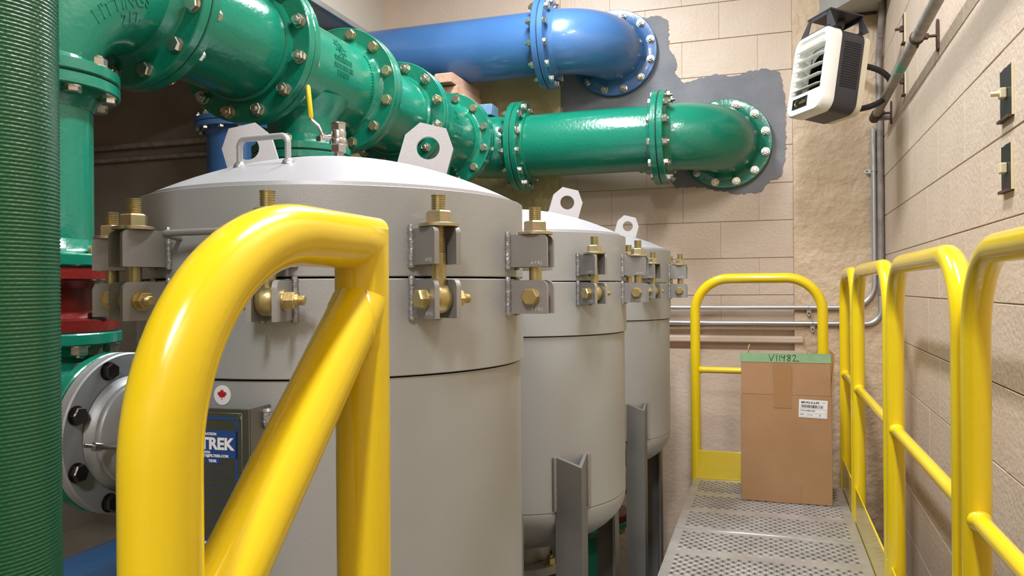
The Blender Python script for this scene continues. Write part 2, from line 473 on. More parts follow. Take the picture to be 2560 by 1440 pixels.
def flange_mesh(sz, m, hub):
    k = (sz, m.name, hub)
    if k not in FMESH:
        s = SIZE[sz]; c = 0.003
        pr = [(s['pr'] - 0.01, 0.002), (s['R'] - c, 0.002), (s['R'], 0.002 + c), (s['R'], s['t'] - c), (s['R'] - c, s['t'])]
        if hub == 'weld':
            pr += [(s['hub'], s['t']), (s['hub'] - 0.002, s['t'] + 0.018), (s['pr'] + 0.001, s['t'] + 0.022)]
        elif hub == 'cast':
            h = s['hub'] + 0.006
            pr += [(h + 0.006, s['t']), (h - 0.002, s['t'] + 0.004), (h - 0.009, s['t'] + 0.014), (s['pr'] + 0.001, s['t'] + 0.035)]
        else:
            pr += [(s['pr'], s['t'])]
        FMESH[k] = MB().lathe(pr, 64).mesh('flange', m, 30)
    return FMESH[k]
def flange(th, pos, back, sz, m=GREEN, hub='cast', bolts='n12z', phase=0.5, skip=None, alt=None, jit=True):
    """flange with its joint face at pos, its body towards back"""
    M = T(*pos) @ align(back)
    f = part('flange', flange_mesh(sz, m, hub), th, M)
    s = SIZE[sz]
    if bolts:
        for i in range(s['n']):
            a = 2 * pi * (i + phase) / s['n']
            p = (s['bc'] * cos(a), s['bc'] * sin(a), s['t'])
            if skip and skip(M @ Vector(p)): continue
            fk = bolts if not (alt and rnd.random() < 0.45) else alt
            part('bolt', FAST[fk], f, M @ T(*p) @ RZ(rnd.uniform(0, 1)))
    return f
def gasket(th, pos, d, sz):
    s = SIZE[sz]
    k = ('g', sz)
    if k not in FMESH:
        FMESH[k] = MB().lathe([(s['pr'], -0.002), (s['R'] - 0.005, -0.002), (s['R'] - 0.005, 0.002), (s['pr'], 0.002)], 48).mesh('gasket', GASKET, 30)
    part('gasket', FMESH[k], th, T(*pos) @ align(d))
def wrap_cyl(mb, axis_p, axis_d, ref, r, u0=0.0):
    """flat text (x along axis, y round it, z outwards) onto a cylinder; ref = outward direction at y=0"""
    d = Vector(axis_d).normalized(); rf = Vector(ref); rf = (rf - d * rf.dot(d)).normalized(); tg = d.cross(rf)
    out = MB(); out.f = list(mb.f)
    for x, y, z in mb.v:
        a = -y / r; n = rf * cos(a) + tg * sin(a)
        out.v.append(tuple(Vector(axis_p) + d * (u0 + x) + n * (r + z)))
    return out

# ================================================================== green pipework
XH, ZH = -1.565, E + 0.775
RY_ = [1.345, 2.41, 3.475]                      # branch stations
FY = [1.65, 2.12, 2.70, 3.18, 3.77]             # flange stations
r12, r8 = SIZE[12]['pr'], SIZE[8]['pr']
YP = 4.075; CF = 0.305
# 1 reducing elbow from the near riser into the header
t = thing('pipe_elbow', (XH, RY_[0], ZH - 0.30), 'large green cast elbow at upper left bolted on top of the near riser', 'pipe elbow', 'green pipe fittings')
pts = [Vector((XH, RY_[0], ZH - 0.30)), Vector((XH, RY_[0], ZH - 0.285))] + \
      arc((XH, RY_[0] + 0.27, ZH - 0.27), (0, -0.27, 0), (0, 0, 0.27), 0, pi / 2, 20) + [Vector((XH, FY[0] - 0.02, ZH)), Vector((XH, FY[0], ZH))]
n = len(pts); rad = [r8 + (r12 - r8) * min(1, max(0, (i - 1) / 14.0)) for i in range(n)]
part('elbow_body', MB().sweep(pts, rad, 56, cap=False).mesh('elbow_body', GREEN), t)
flange(t, (XH, RY_[0], ZH - 0.30), (0, 0, 1), 8, GREENCH, 'cast', 'n8z', phase=0.3)
flange(t, (XH, FY[0], ZH), (0, -1, 0), 12, GREEN, 'cast', 'h12z', phase=0.5)
gasket(t, (XH, FY[0], ZH), (0, 1, 0), 12); gasket(t, (XH, RY_[0], ZH - 0.30), (0, 0, 1), 8)
# raised lettering on the elbow side (towards the camera)
def elbow_text(body, size, a_mid, tilt, drop):
    drop -= 0.042; mb = text_mb(body, size, 0.0016, bold=0.0006)
    c0 = Vector((XH, RY_[0] + 0.27, ZH - 0.27)); out = MB(); out.f = list(mb.f)
    for x, y, z in mb.v:
        s = x * cos(tilt) - (y + drop) * sin(tilt); q = x * sin(tilt) + (y + drop) * cos(tilt)
        al = a_mid + s / 0.27; rr = r8 + (r12 - r8) * min(1, max(0, (al / (pi / 2) * 20 + 1) / 14.0))
        be = q / rr
        rad_d = Vector((0, -cos(al), sin(al)))
        nrm = Vector((1, 0, 0)) * cos(be) + rad_d * sin(be)
        out.v.append(tuple(c0 + rad_d * 0.27 + nrm * (rr + z + 0.0002)))
    return out
part('raised_lettering', elbow_text('FITTINGS', 0.046, 0.80, -0.25, 0.01).mesh('raised_lettering', GREEN, 30), t)
part('raised_lettering', elbow_text('2 FT.', 0.04, 0.90, -0.25, -0.035).mesh('raised_lettering', GREEN, 30), t)

def spool_y(ya, yb, label):
    t = thing('pipe_spool', (XH, (ya + yb) / 2, ZH - r12), label, 'pipe', 'green pipe fittings')
    part('pipe_body', MB().sweep([(XH, ya + (yb - ya) * i / 8, ZH) for i in range(9)], r12, 56, cap=False).mesh('pipe_body', GREEN), t)
    flange(t, (XH, ya, ZH), (0, 1, 0), 12, GREEN, 'weld', 'n12g', phase=0.5, alt='n12z')
    flange(t, (XH, yb, ZH), (0, -1, 0), 12, GREEN, 'weld', 'n12z', phase=0.5, alt='n12g')
    gasket(t, (XH, yb, ZH), (0, 1, 0), 12)
    return t
def tee_y(ya, yb, yc, label, first):
    t = thing('pipe_tee', (XH, yc, ZH - 0.30), label, 'pipe tee', 'green pipe fittings')
    b = MB().sweep([(XH, ya + (yb - ya) * i / 8, ZH) for i in range(9)], r12 + 0.004, 56, cap=False)
    b.lathe([(r8, 0), (r8, 0.09), (r8 + 0.004, 0.115), (r8 + 0.014, 0.14), (r8 + 0.035, 0.165), (r8 + 0.05, 0.2)], 48, T(XH, yc, ZH - 0.30))
    part('tee_body', b.mesh('tee_body', GREEN), t)
    flange(t, (XH, ya, ZH), (0, 1, 0), 12, GREEN, 'cast', 'n12z', phase=0.5)
    flange(t, (XH, yb, ZH), (0, -1, 0), 12, GREEN, 'cast', 'h12g', phase=0.5, alt='h12z')
    flange(t, (XH, yc, ZH - 0.30), (0, 0, 1), 8, GREEN, 'cast', 'n8z', phase=0.3)
    gasket(t, (XH, yb, ZH), (0, 1, 0), 12); gasket(t, (XH, yc, ZH - 0.30), (0, 0, 1), 8)
    # cast emblem and rows of raised marks, too worn to read
    ref = (1, 0, 0.12); ax = ((XH, yc, ZH), (0, 1, 0), ref, r12 + 0.0042)
    e = MB()
    k = 0.8
    def rowmarks(x0, x1, y, h, seed):
        r = random.Random(seed); x = x0
        while x < x1:
            wd = r.uniform(0.004, 0.009) * k
            e.box(x, x + wd * 0.55, y - h / 2, y + h / 2, -0.002, 0.0025)
            if r.random() < 0.75:
                yy = y + r.choice((-1, 0, 1)) * h * 0.38; e.box(x, x + wd, yy - 0.0012, yy + 0.0012, -0.002, 0.0025)
            x += wd + 0.0035
    if first:
        for i in range(9):
            a = 2 * pi * i / 9; M = T(0, 0.052, 0) @ RZ(a) @ T(0.030, 0, 0)
            e.box(-0.006, 0.006, -0.0025, 0.0025, -0.002, 0.0025, M)
        e.lathe([(0.017, -0.002), (0.017, 0.0025), (0.021, 0.0025), (0.021, -0.002)], 24, T(0, 0.052, 0))
        e.lathe([(0.006, -0.002), (0.006, 0.0025), (0.010, 0.0025), (0.010, -0.002)], 16, T(0, 0.052, 0))
    else:
        rowmarks(-0.02, 0.02, 0.055, 0.02, 2)
        rowmarks(-0.02, 0.02, 0.030, 0.014, 8)
    rowmarks(-0.055, 0.055, 0.006, 0.018, 3); rowmarks(-0.06, 0.06, -0.020, 0.016, 4); rowmarks(-0.04, 0.035, -0.044, 0.018, 5)
    # along the flange neck
    for i in range(16):
        aa = -0.09 + 0.012 * i
        e.box(yb - yc - 0.085, yb - yc - 0.072, aa - 0.002, aa + 0.002, -0.002, 0.002)
    part('raised_marks', wrap_cyl(e, *ax).mesh('raised_marks', GREEN, 30), t)
    return t
spool_y(FY[0], FY[1], 'thick green header pipe between the upper left elbow and the first tee')
tee_y(FY[1], FY[2], RY_[1], 'green cast tee with round emblem above the nearest vessel lid', True)
spool_y(FY[2], FY[3], 'short green header pipe behind the big lifting lug')
tee_y(FY[3], FY[4], RY_[2], 'green cast tee at far end of header below the wooden shims', False)
# elbow from the header end into the cross pipe
t = thing('pipe_elbow', (XH, YP, ZH - r12), 'green elbow at the far header end turning right under the blue block', 'pipe elbow', 'green pipe fittings')
pts = [Vector((XH, FY[4], ZH))] + arc((XH + 0.27, YP - 0.27, ZH), (-0.27, 0, 0), (0, 0.27, 0), 0, pi / 2, 18) + [Vector((XH + CF, YP, ZH))]
part('elbow_body', MB().sweep(pts, r12, 48, cap=False).mesh('elbow_body', GREEN), t)
flange(t, (XH, FY[4], ZH), (0, 1, 0), 12, GREEN, 'cast', 'n12z'); flange(t, (XH + CF, YP, ZH), (-1, 0, 0), 12, GREEN, 'cast', 'n12z')
gasket(t, (XH + CF, YP, ZH), (1, 0, 0), 12)
XE = -0.505
t = thing('pipe_spool', ((XH + CF + XE) / 2, YP, ZH - r12), 'straight green pipe running right in front of the back wall', 'pipe', 'green pipe fittings')
part('pipe_body', MB().sweep([(XH + CF + (XE - XH - CF) * i / 10, YP, ZH) for i in range(11)], r12, 56, cap=False).mesh('pipe_body', GREEN), t)
flange(t, (XH + CF, YP, ZH), (1, 0, 0), 12, GREENCH, 'weld', 'h12z'); flange(t, (XE, YP, ZH), (-1, 0, 0), 12, GREEN, 'weld', 'h12z')
gasket(t, (XE, YP, ZH), (1, 0, 0), 12)
def wall_elbow(xc, z, m, label, grp, bolt):
    t = thing('pipe_elbow', (xc, YP, z - r12), label, 'pipe elbow', grp)
    pts = [Vector((xc - CF, YP, z))] + arc((xc - 0.27, YP + 0.27, z), (0, -0.27, 0), (0.27, 0, 0), 0, pi / 2, 22) + [Vector((xc, YP + CF, z))]
    part('elbow_body', MB().sweep(pts, r12 + 0.003, 56, cap=False).mesh('elbow_body', m), t)
    flange(t, (xc - CF, YP, z), (1, 0, 0), 12, m, 'cast', bolt)
    flange(t, (xc, YP + CF + 0.012, z), (0, -1, 0), 12, m, 'cast', 'n12z')
wall_elbow(-0.2, ZH, GREEN, 'green elbow bolted to the back wall in the grey cement patch', 'green pipe fittings', 'n12z')
# paint scuffs? chips on the header flanges are in the chipped enamel

# risers, check valves, lower elbows for each vessel
ZN = E - 0.3025
FVALVE = None
def valve_mesh():
    s = SIZE[8]; R = s['R'] - 0.006; t_ = 0.026; L = 0.1425
    pr = [(0.1, 0.002), (R, 0.002), (R, t_), (0.128, t_ + 0.004), (0.112, t_ + 0.02), (0.112, L - t_ - 0.02), (0.128, L - t_ - 0.004), (R, L - t_), (R, L - 0.002), (0.1, L - 0.002)]
    return MB().lathe(pr, 48).box(-0.012, 0.012, -0.13, -0.10, 0.03, L - 0.03).box(-0.012, 0.012, 0.10, 0.13, 0.03, L - 0.03).mesh('valve_body', RED, 30)
VALVE = valve_mesh()
RP = MB().sweep([(0, 0, 0.42 * i / 10) for i in range(11)], r8, 48, cap=False).mesh('pipe_body', GREEN)
ZR0, ZR1 = E + 0.055, ZH - 0.30
which = ['nearest vessel', 'middle vessel', 'farthest vessel']
def lowelbow(z_top, zc, xout, name, label, m=GREEN):
    pass
for i, y in enumerate(RY_):
    t = thing('riser_pipe', (XH, y, ZR0), 'vertical green riser pipe left of the %s' % which[i], 'pipe', 'green risers')
    part('pipe_body', RP, t, T(XH, y, ZR0))
    flange(t, (XH, y, ZR1), (0, 0, -1), 8, GREEN, 'cast', 'h8z', phase=0.3); flange(t, (XH, y, ZR0), (0, 0, 1), 8, GREENCH, 'cast', 'n8g', phase=0.2)
    t = thing('check_valve', (XH, y, ZR0 - 0.1425), 'red flanged check valve under the riser left of the %s' % which[i], 'valve', 'red valves')
    part('valve_body', VALVE, t, T(XH, y, ZR0 - 0.1425))
    gasket(t, (XH, y, ZR0), (0, 0, 1), 8); gasket(t, (XH, y, ZR0 - 0.1425), (0, 0, 1), 8)
    for k in range(8):
        a = 2 * pi * (k + 0.2) / 8
        p = (XH + 0.1485 * cos(a), y + 0.1485 * sin(a))
        part('bolt', FAST['h8z'], t, T(p[0], p[1], ZR0 - 0.026) @ RX(pi)); part('bolt', FAST['h8d'], t, T(p[0], p[1], ZR0 - 0.1425 + 0.026))
    ze = ZR0 - 0.1425
    t = thing('pipe_elbow', (XH, y, ZN - r8), 'green elbow joining the red valve to the inlet of the %s' % which[i], 'pipe elbow', 'green pipe fittings')
    rr = 0.19
    pts = [Vector((XH, y, ze))] + arc((XH + rr, y, ZN + rr), (-rr, 0, 0), (0, 0, -rr), 0, pi / 2, 16) + [Vector((XH + 0.229, y, ZN))]
    part('elbow_body', MB().sweep(pts, r8, 48, cap=False).mesh('elbow_body', GREEN), t)
    flange(t, (XH, y, ze), (0, 0, -1), 8, GREENCH, 'cast', 'n8z', phase=0.2); flange(t, (XH + 0.229, y, ZN), (-1, 0, 0), 8, GREENCH, 'cast', 'n8z', phase=0.5)
    gasket(t, (XH + 0.229, y, ZN), (1, 0, 0), 8)

# ================================================================== blue pipework
ZB = E + 1.326
wall_elbow(-0.803, ZB, BLUE, 'blue elbow bolted to the back wall near the ceiling', 'blue pipe fittings', 'h12z')
XB0, XB1, XBR = -0.803 - CF, -3.12 + CF, -3.12
t = thing('pipe_spool', ((XB0 + XB1) / 2, YP, ZB - r12), 'long straight blue pipe along the back wall above the green header', 'pipe', 'blue pipe fittings')
part('pipe_body', MB().sweep([(XB0 + (XB1 - XB0) * i / 14, YP, ZB) for i in range(15)], r12 + 0.003, 56, cap=False).mesh('pipe_body', BLUE), t)
flange(t, (XB0, YP, ZB), (-1, 0, 0), 12, BLUE, 'cast', 'n12z'); flange(t, (XB1, YP, ZB), (1, 0, 0), 12, BLUE, 'cast', 'n12z')
gasket(t, (XB0, YP, ZB), (1, 0, 0), 12)
t = thing('pipe_elbow', (XBR, YP, ZB - CF), 'blue elbow turning down in the dark left corner', 'pipe elbow', 'blue pipe fittings')
pts = [Vector((XB1, YP, ZB))] + arc((XBR + 0.27, YP, ZB - 0.27), (0, 0, 0.27), (-0.27, 0, 0), 0, pi / 2, 18) + [Vector((XBR, YP, ZB - CF))]
part('elbow_body', MB().sweep(pts, r12, 48, cap=False).mesh('elbow_body', BLUE), t)
flange(t, (XB1, YP, ZB), (-1, 0, 0), 12, BLUE, 'cast', 'n12z'); flange(t, (XBR, YP, ZB - CF), (0, 0, 1), 12, BLUE, 'cast', 'n12z')
gasket(t, (XBR, YP, ZB - CF), (0, 0, 1), 12)
t = thing('riser_pipe', (XBR, YP, 0.44), 'vertical blue riser pipe in the dark left corner behind the lids', 'pipe', 'blue pipe fittings')
part('pipe_body', MB().sweep([(XBR, YP, 0.40 + (ZB - CF - 0.40) * i / 10) for i in range(11)], r12, 48, cap=False).mesh('pipe_body', BLUE), t)
flange(t, (XBR, YP, ZB - CF), (0, 0, -1), 12, BLUE, 'cast', 'h12z')
t = thing('floor_header', (XBR, 2.4, 0.05), 'blue header pipe lying along the floor at lower left', 'pipe', 'blue pipe fittings')
part('pipe_body', MB().sweep([(XBR, 0.3 + 4.0 * i / 14, 0.235) for i in range(15)], r12, 48, cap=True).mesh('pipe_body', BLUE), t)
for y in (1.0, 3.0): part('saddle', MB().box(XBR - 0.16, XBR + 0.16, y - 0.04, y + 0.04, 0, 0.14, bev=0.005).mesh('saddle', STEELDK), t)

# ================================================================== vessels
RT, RS = 0.357, 0.351
TANKS = [(-0.789, 1.342), (-0.769, 2.385), (-0.750, 3.43)]
ZRT, ZSE, ZRB, ZAP, ZWD, ZDB = 0.159, 0.0196, -0.133, 0.252, -0.625, -0.800
def dome_z(r): return ZAP - r * r / (2 * 0.678)
def tank_meshes():
    D = {}
    # lower shell with dished end
    prof = [(0.0, ZDB)]
    for i in range(1, 13):
        a = pi / 2 * i / 12
        prof.append((RS * sin(a), ZWD - 0.006 - (ZWD - 0.006 - ZDB) * cos(a)))
    prof += [(RS, ZWD - 0.004), (RS - 0.003, ZWD - 0.003), (RS - 0.003, ZWD), (RS, ZWD + 0.001)]
    for i in range(1, 7): prof.append((RS, ZWD + (ZRB - 0.003 - ZWD) * i / 6))
    D['shell'] = MB().lathe(prof, 96).mesh('shell', STEEL, 30)
    D['rim_band'] = MB().lathe([(RS - 0.01, ZRB), (RT - 0.001, ZRB), (RT, ZRB + 0.0015), (RT, ZSE - 0.0035), (RT - 0.001, ZSE - 0.002), (RS - 0.02, ZSE - 0.002)], 96).mesh('rim_band', STEEL, 30)
    D['lid_ring'] = MB().lathe([(RS - 0.02, ZSE + 0.001), (RT - 0.001, ZSE + 0.001), (RT, ZSE + 0.0025), (RT, ZRT - 0.0006), (RT - 0.0006, ZRT), (RT - 0.02, ZRT)], 96).mesh('lid_ring', STEEL, 30)
    dp = [(0.0005, ZAP)] + [(0.34 * i / 16, dome_z(0.34 * i / 16)) for i in range(1, 17)] + [(0.345, ZRT - 0.01)]
    D['lid_dome'] = MB().lathe(dp, 96).mesh('lid_dome', DOME, 30)
    # clamp pieces, x radial, y tangential
    def cheek(z0, z1, x1, cut):
        poly = [(0.352, z0), (x1, z0), (x1, z1 - cut)] + [(x1 - cut + cut * cos(a), z1 - cut + cut * sin(a)) for a in (0.5, 1.0, 1.57)] + [(0.352, z1)]
        return poly
    Mx = RX(pi / 2)     # prism z -> -y ; poly y -> z
    def bracket(z0, z1, x1, cut, nm):
        b = MB()
        for s in (-1, 1):
            y = s * 0.0185
            b.prism(cheek(z0, z1, x1, cut), y - 0.004, y + 0.004, T(0, 0, 0) @ Mx)
        b.box(0.3535, 0.3600, -0.0145, 0.0145, z0, z1)
        return b.mesh(nm, STEELDK, 30)
    D['up'] = bracket(0.038, 0.0945, 0.430, 0.010, 'upper_bracket')
    D['lo'] = bracket(-0.044, 0.0150, 0.430, 0.012, 'lower_bracket')
    def bead(z0, z1):
        b = MB(); r = random.Random(4)
        for s in (-1, 1):
            pts = [(0.3585, s * 0.0245 + r.uniform(-0.0006, 0.0006), z0 - 0.004 + (z1 - z0 + 0.010) * i / 14) for i in range(15)]
            b.sweep(pts, [0.0046 + 0.0012 * (i % 2) + r.uniform(0, 0.0006) for i in range(15)], 8)
        return b.mesh('weld_bead', WELD, 50)
    D['wu'] = bead(0.038, 0.0945); D['wl'] = bead(-0.044, 0.015)
    bx = 0.4016
    b = MB()
    b.lathe([(0.0105, -0.02), (0.0112, 0.0), (0.0112, 0.055)], 20, T(bx, 0, 0))
    b.lathe(stud_prof(0.0112, 0.055, 0.1436, 0.0034), 20, T(bx, 0, 0), cap1=True)
    b.lathe([(0.009, -0.0135), (0.019, -0.0135), (0.0215, -0.010), (0.0225, -0.004), (0.0225, 0.004), (0.0215, 0.010), (0.019, 0.0135), (0.009, 0.0135)], 28, T(bx, 0, -0.014) @ RX(pi / 2))
    D['stud'] = b.mesh('swing_bolt', GOLD, 35)
    b = MB(); hexa(b, 0.036, 0.1005, 0.1195, T(bx, 0, 0)); D['nut'] = b.mesh('hex_nut', GOLDP, 30)
    D['washer'] = MB().lathe([(0.010, 0.0950), (0.0305, 0.0950), (0.031, 0.0955), (0.031, 0.0998), (0.0305, 0.1003), (0.010, 0.1003)], 32, T(bx, 0, 0)).mesh('washer', GOLDP, 30)
    b = MB(); M = T(bx, 0, -0.014) @ RX(pi / 2)          # local z -> -y : head on the -y side
    b.lathe([(0.0075, -0.030), (0.0075, 0.030)], 14, M)
    hexa(b, 0.027, 0.0255, 0.0385, M, ch=0.2)
    b.lathe([(0.0155, 0.0225), (0.0155, 0.0255)], 20, M, cap0=True, cap1=True)
    M2 = T(bx, 0, -0.014) @ RX(-pi / 2)
    b.lathe([(0.0155, 0.0225), (0.0155, 0.0255)], 20, M2, cap0=True, cap1=True)
    hexa(b, 0.024, 0.0255, 0.0400, M2); b.lathe([(0.010, 0.038), (0.0085, 0.044), (0.0075, 0.044)], 16, M2)
    b.lathe(stud_prof(0.0075, 0.040, 0.0535, 0.003), 14, M2, cap1=True)
    D['pin'] = b.mesh('hinge_pin', GOLD, 30)
    # lug, radial plate: local x radial, y up
    poly = [(-0.049, -0.012), (0.049, -0.012), (0.052, 0.055), (0.030, 0.090), (-0.022, 0.090), (-0.045, 0.060)]
    D['lug'] = MB().holed(poly, (0.004, 0.045), 0.0225, -0.006, 0.006, RX(pi / 2)).mesh('lifting_lug', PLATE, 30)
    # leg: angle section, apex outwards
    a = 0.075 / sqrt(2); tk = 0.008 * sqrt(2); rx = 0.347
    sec = [(rx, -a), (rx + a, 0), (rx, a), (rx - 0.006, a - 0.006), (rx + a - tk, 0), (rx - 0.006, -a + 0.006)]
    lb_ = MB().prism(sec, -E + 0.012, -0.47)
    lb_.v = [(x, y, z - (0.5 * (x - rx) if z > -1 else 0)) for x, y, z in lb_.v]
    D['leg'] = lb_.mesh('leg', LEGST, 30)
    D['foot'] = MB().box(rx - 0.03, rx + 0.09, -0.06, 0.06, -E, -E + 0.012, bev=0.002).mesh('foot_plate', STEELDK, 30)
    b = MB(); r = random.Random(1)
    for s in (-1, 1):
        b.sweep([(rx + 0.002, s * (a + 0.003), -0.47 - 0.15 * i / 12) for i in range(13)], [0.006 + 0.001 * (i % 2) for i in range(13)], 8)
    D['wleg'] = b.mesh('weld_bead', STEELDK, 50)
    # bottom outlet
    D['neck'] = MB().lathe([(0.115, ZDB + 0.02), (0.112, ZDB - 0.01), (0.110, -0.85)], 40).mesh('outlet_neck', STEEL, 30)
    return D
TM = tank_meshes()
def rod(pts, r, nm, m, rb=0.012, n=12):
    """polyline with rounded corners"""
    P = [Vector(p) for p in pts]; out = [P[0]]
    for i in range(1, len(P) - 1):
        a = (P[i - 1] - P[i]).normalized(); c = (P[i + 1] - P[i]).normalized()
        ang = a.angle(c); d = min(rb / math.tan(ang / 2), 0.48 * (P[i - 1] - P[i]).length, 0.48 * (P[i + 1] - P[i]).length); rr = d * math.tan(ang / 2)
        cen = P[i] + (a + c).normalized() * (rr / sin(ang / 2))
        s = P[i] + a * d - cen; e = P[i] + c * d - cen
        tot = s.angle(e); k = 8
        axis = s.cross(e).normalized()
        for j in range(k + 1):
            out.append(cen + Matrix.Rotation(tot * j / k, 3, axis) @ s)
    out.append(P[-1])
    res = [out[0]]
    for q in out[1:]:
        if (q - res[-1]).length > 1e-5: res.append(q)
    return res if nm is None else MB().sweep(res, r, n).mesh(nm, m, 50)

names = ['large steel filter vessel nearest the camera behind the yellow stair rail', 'middle steel filter vessel of the row',
         'farthest steel filter vessel beside the walkway end']
OUTV = {}
for ti, (tx, ty) in enumerate(TANKS):
    M0 = T(tx, ty, E)
    t = thing('filter_vessel', None, names[ti], 'vessel', 'filter vessels', M=T(tx, ty, 0))
    part('shell', TM['shell'], t, M0); part('rim_band', TM['rim_band'], t, M0)
    lid = part('lid_ring', TM['lid_ring'], t, M0); dome = part('lid_dome', TM['lid_dome'], t, M0)
    for k in range(10):
        M = M0 @ RZ(radians(-2 + 36 * k))
        u = part('upper_bracket', TM['up'], t, M); part('weld_bead', TM['wu'], u, M)
        l = part('lower_bracket', TM['lo'], t, M); part('weld_bead', TM['wl'], l, M)
        s = part('swing_bolt', TM['stud'], t, M); part('hex_nut', TM['nut'], s, M @ T(0.4016, 0, 0) @ RZ(rnd.uniform(0, 1)) @ T(-0.4016, 0, 0))
        part('washer', TM['washer'], s, M); part('hinge_pin', TM['pin'], s, M)
    for k in (0, 9):
        M = M0 @ RZ(radians(-2 + 36 * k))
        for zz in (0.045, -0.036):
            mb = text_mb('A F R J', 0.0075, 0.0002, bold=0.0002)
            part('lettering', mb.mesh('lettering', PLATE, 0), t, M @ T(0.411, -0.02265, zz) @ RX(pi / 2))
    for a in (20, 200):
        r0 = 0.160; sl = math.atan(r0 / 0.678)
        M = M0 @ RZ(radians(a)) @ T(r0, 0, dome_z(r0)) @ RY(sl)
        lg = part('lifting_lug', TM['lug'], t, M)
        bd = MB()
        for s in (-1, 1): bd.sweep([(-0.05 + 0.1 * i / 14, s * 0.0075, 0.0 + 0.0) for i in range(15)], [0.0035 + 0.0008 * (i % 2) for i in range(15)], 8)
        part('weld_bead', bd.mesh('weld_bead', WELD, 50), lg, M)
    for a in (-45, 45, 135, -135):
        M = M0 @ RZ(radians(a))
        l = part('leg', TM['leg'], t, M); part('foot_plate', TM['foot'], l, M); part('weld_bead', TM['wleg'], l, M)
    # inlet nozzle towards -x
    yn = RY_[ti]; xf = XH + 0.229
    Mn = T(xf, yn, ZN) @ RY(pi / 2)
    nz = MB().lathe([(0.1095, 0.03), (0.1095, 0.50)], 48).lathe([(0.122, 0.030), (0.118, 0.040), (0.111, 0.048), (0.113, 0.055), (0.112, 0.060), (0.1095, 0.063)], 48)
    part('nozzle_pipe', nz.mesh('nozzle_pipe', STEEL), t, Mn)
    flange(t, (xf, yn, ZN), (1, 0, 0), 8, STEEL, 'plain', 'h8d', phase=0.5)
    part('outlet_neck', TM['neck'], t, M0)
    flange(t, (tx, ty, E - 0.875), (0, 0, 1), 8, STEEL, 'plain', 'n8g', phase=0.4)
    if ti == 0:
        b = MB().lathe([(0.006, 0), (0.006, 0.035), (0.009, 0.035), (0.009, 0.05), (0.004, 0.05), (0.004, 0.068), (0.0015, 0.068)], 14, align((-0.25, -1, 0.25)))
        part('test_plug', b.mesh('test_plug', CHROME), t, T(xf + 0.10, yn - 0.105, ZN - 0.01))
    # handles
    def pol(r, a, z): return (tx + r * cos(radians(a)), ty + r * sin(radians(a)), E + z)
    za = dome_z(0.234)
    pts = [pol(0.234, -104, za - 0.004), pol(0.234, -104, za + 0.045), pol(0.234, -80, za + 0.045), pol(0.234, -80, za - 0.004)]
    h = part('lid_handle', rod(pts, 0.0052, 'lid_handle', STEEL, 0.013), t)
    bb = MB()
    for a in (-104, -80): bb.lathe([(0.011, -0.003), (0.009, 0.003), (0.0055, 0.007)], 12, T(*pol(0.234, a, za)))
    part('weld_bead', bb.mesh('weld_bead', WELD), h)
    pts = [pol(RT - 0.003, -102, 0.082), pol(RT + 0.034, -102, 0.088), pol(RT + 0.034, -84, 0.088), pol(RT - 0.003, -84, 0.082)]
    part('side_handle', rod(pts, 0.0052, 'side_handle', STEELDK, 0.012), t)
    # vent valve on the apex
    if ti == 0:
        Mv = M0 @ T(0, 0, ZAP)
        b = MB().lathe(stud_prof(0.0098, -0.004, 0.018, 0.0024), 18)
        v0 = part('valve_nipple', b.mesh('valve_nipple', CHROME), t, Mv)
        b = MB(); hexa(b, 0.0270, 0.016, 0.030, ch=0.05)
        b.lathe([(0.0135, 0.029), (0.0165, 0.031), (0.0175, 0.036), (0.0165, 0.041), (0.0145, 0.043), (0.0150, 0.056), (0.0135, 0.060)], 24)
        hexa(b, 0.0265, 0.058, 0.072, ch=0.05); b.lathe([(0.0145, 0.071), (0.0145, 0.074), (0.010, 0.074), (0.009, 0.066)], 24)
        vb = part('vent_valve', b.mesh('vent_valve', CHROME, 30), t, Mv)
        Ms = Mv @ T(0, 0, 0.047) @ RZ(radians(-158)) @ RY(pi / 2)
        b = MB().lathe([(0.008, 0.012), (0.008, 0.019), (0.006, 0.019), (0.006, 0.026)], 16); hexa(b, 0.012, 0.024, 0.031)
        part('valve_stem', b.mesh('valve_stem', CHROME, 30), vb, Ms)
        d = Vector((cos(radians(-158)), sin(radians(-158)), 0)); o = Vector((tx, ty, E + ZAP + 0.047))
        p0 = o + d * 0.029; p1 = o + d * 0.038 + Vector((0, 0, 0.02)); p2 = o + d * 0.052 + Vector((0, 0, 0.032)); p3 = o + d * 0.058 + Vector((0, 0, 0.10))
        part('valve_lever', rod([p0, p1, p2, p2 + (p3 - p2) * 0.4], 0.0035, 'valve_lever', CHROME, 0.008), vb)
        part('lever_grip', MB().sweep([p2 + (p3 - p2) * s for s in (0.06, 0.09, 0.5, 0.95, 1.0)], [0.0035, 0.0046, 0.0046, 0.0044, 0.003], 12).mesh('lever_grip', YELLOW), vb)
    # outlet valve and elbow
    zo = E - 0.875
    vt = thing('outlet_valve', (tx, ty, zo - 0.1425), 'red flanged valve under the %s' % which[ti], 'valve', 'red valves')
    part('valve_body', VALVE, vt, T(tx, ty, zo - 0.1425)); gasket(vt, (tx, ty, zo), (0, 0, 1), 8)
    for k in range(8):
        a = 2 * pi * (k + 0.4) / 8
        part('bolt', FAST['h8d'], vt, T(tx + 0.1485 * cos(a), ty + 0.1485 * sin(a), zo - 0.026) @ RX(pi))
    et = thing('pipe_elbow', (tx, ty, 0.1), 'green elbow near the floor under the %s' % which[ti], 'pipe elbow', 'green pipe fittings')
    zt = zo - 0.1425; rr = 0.2
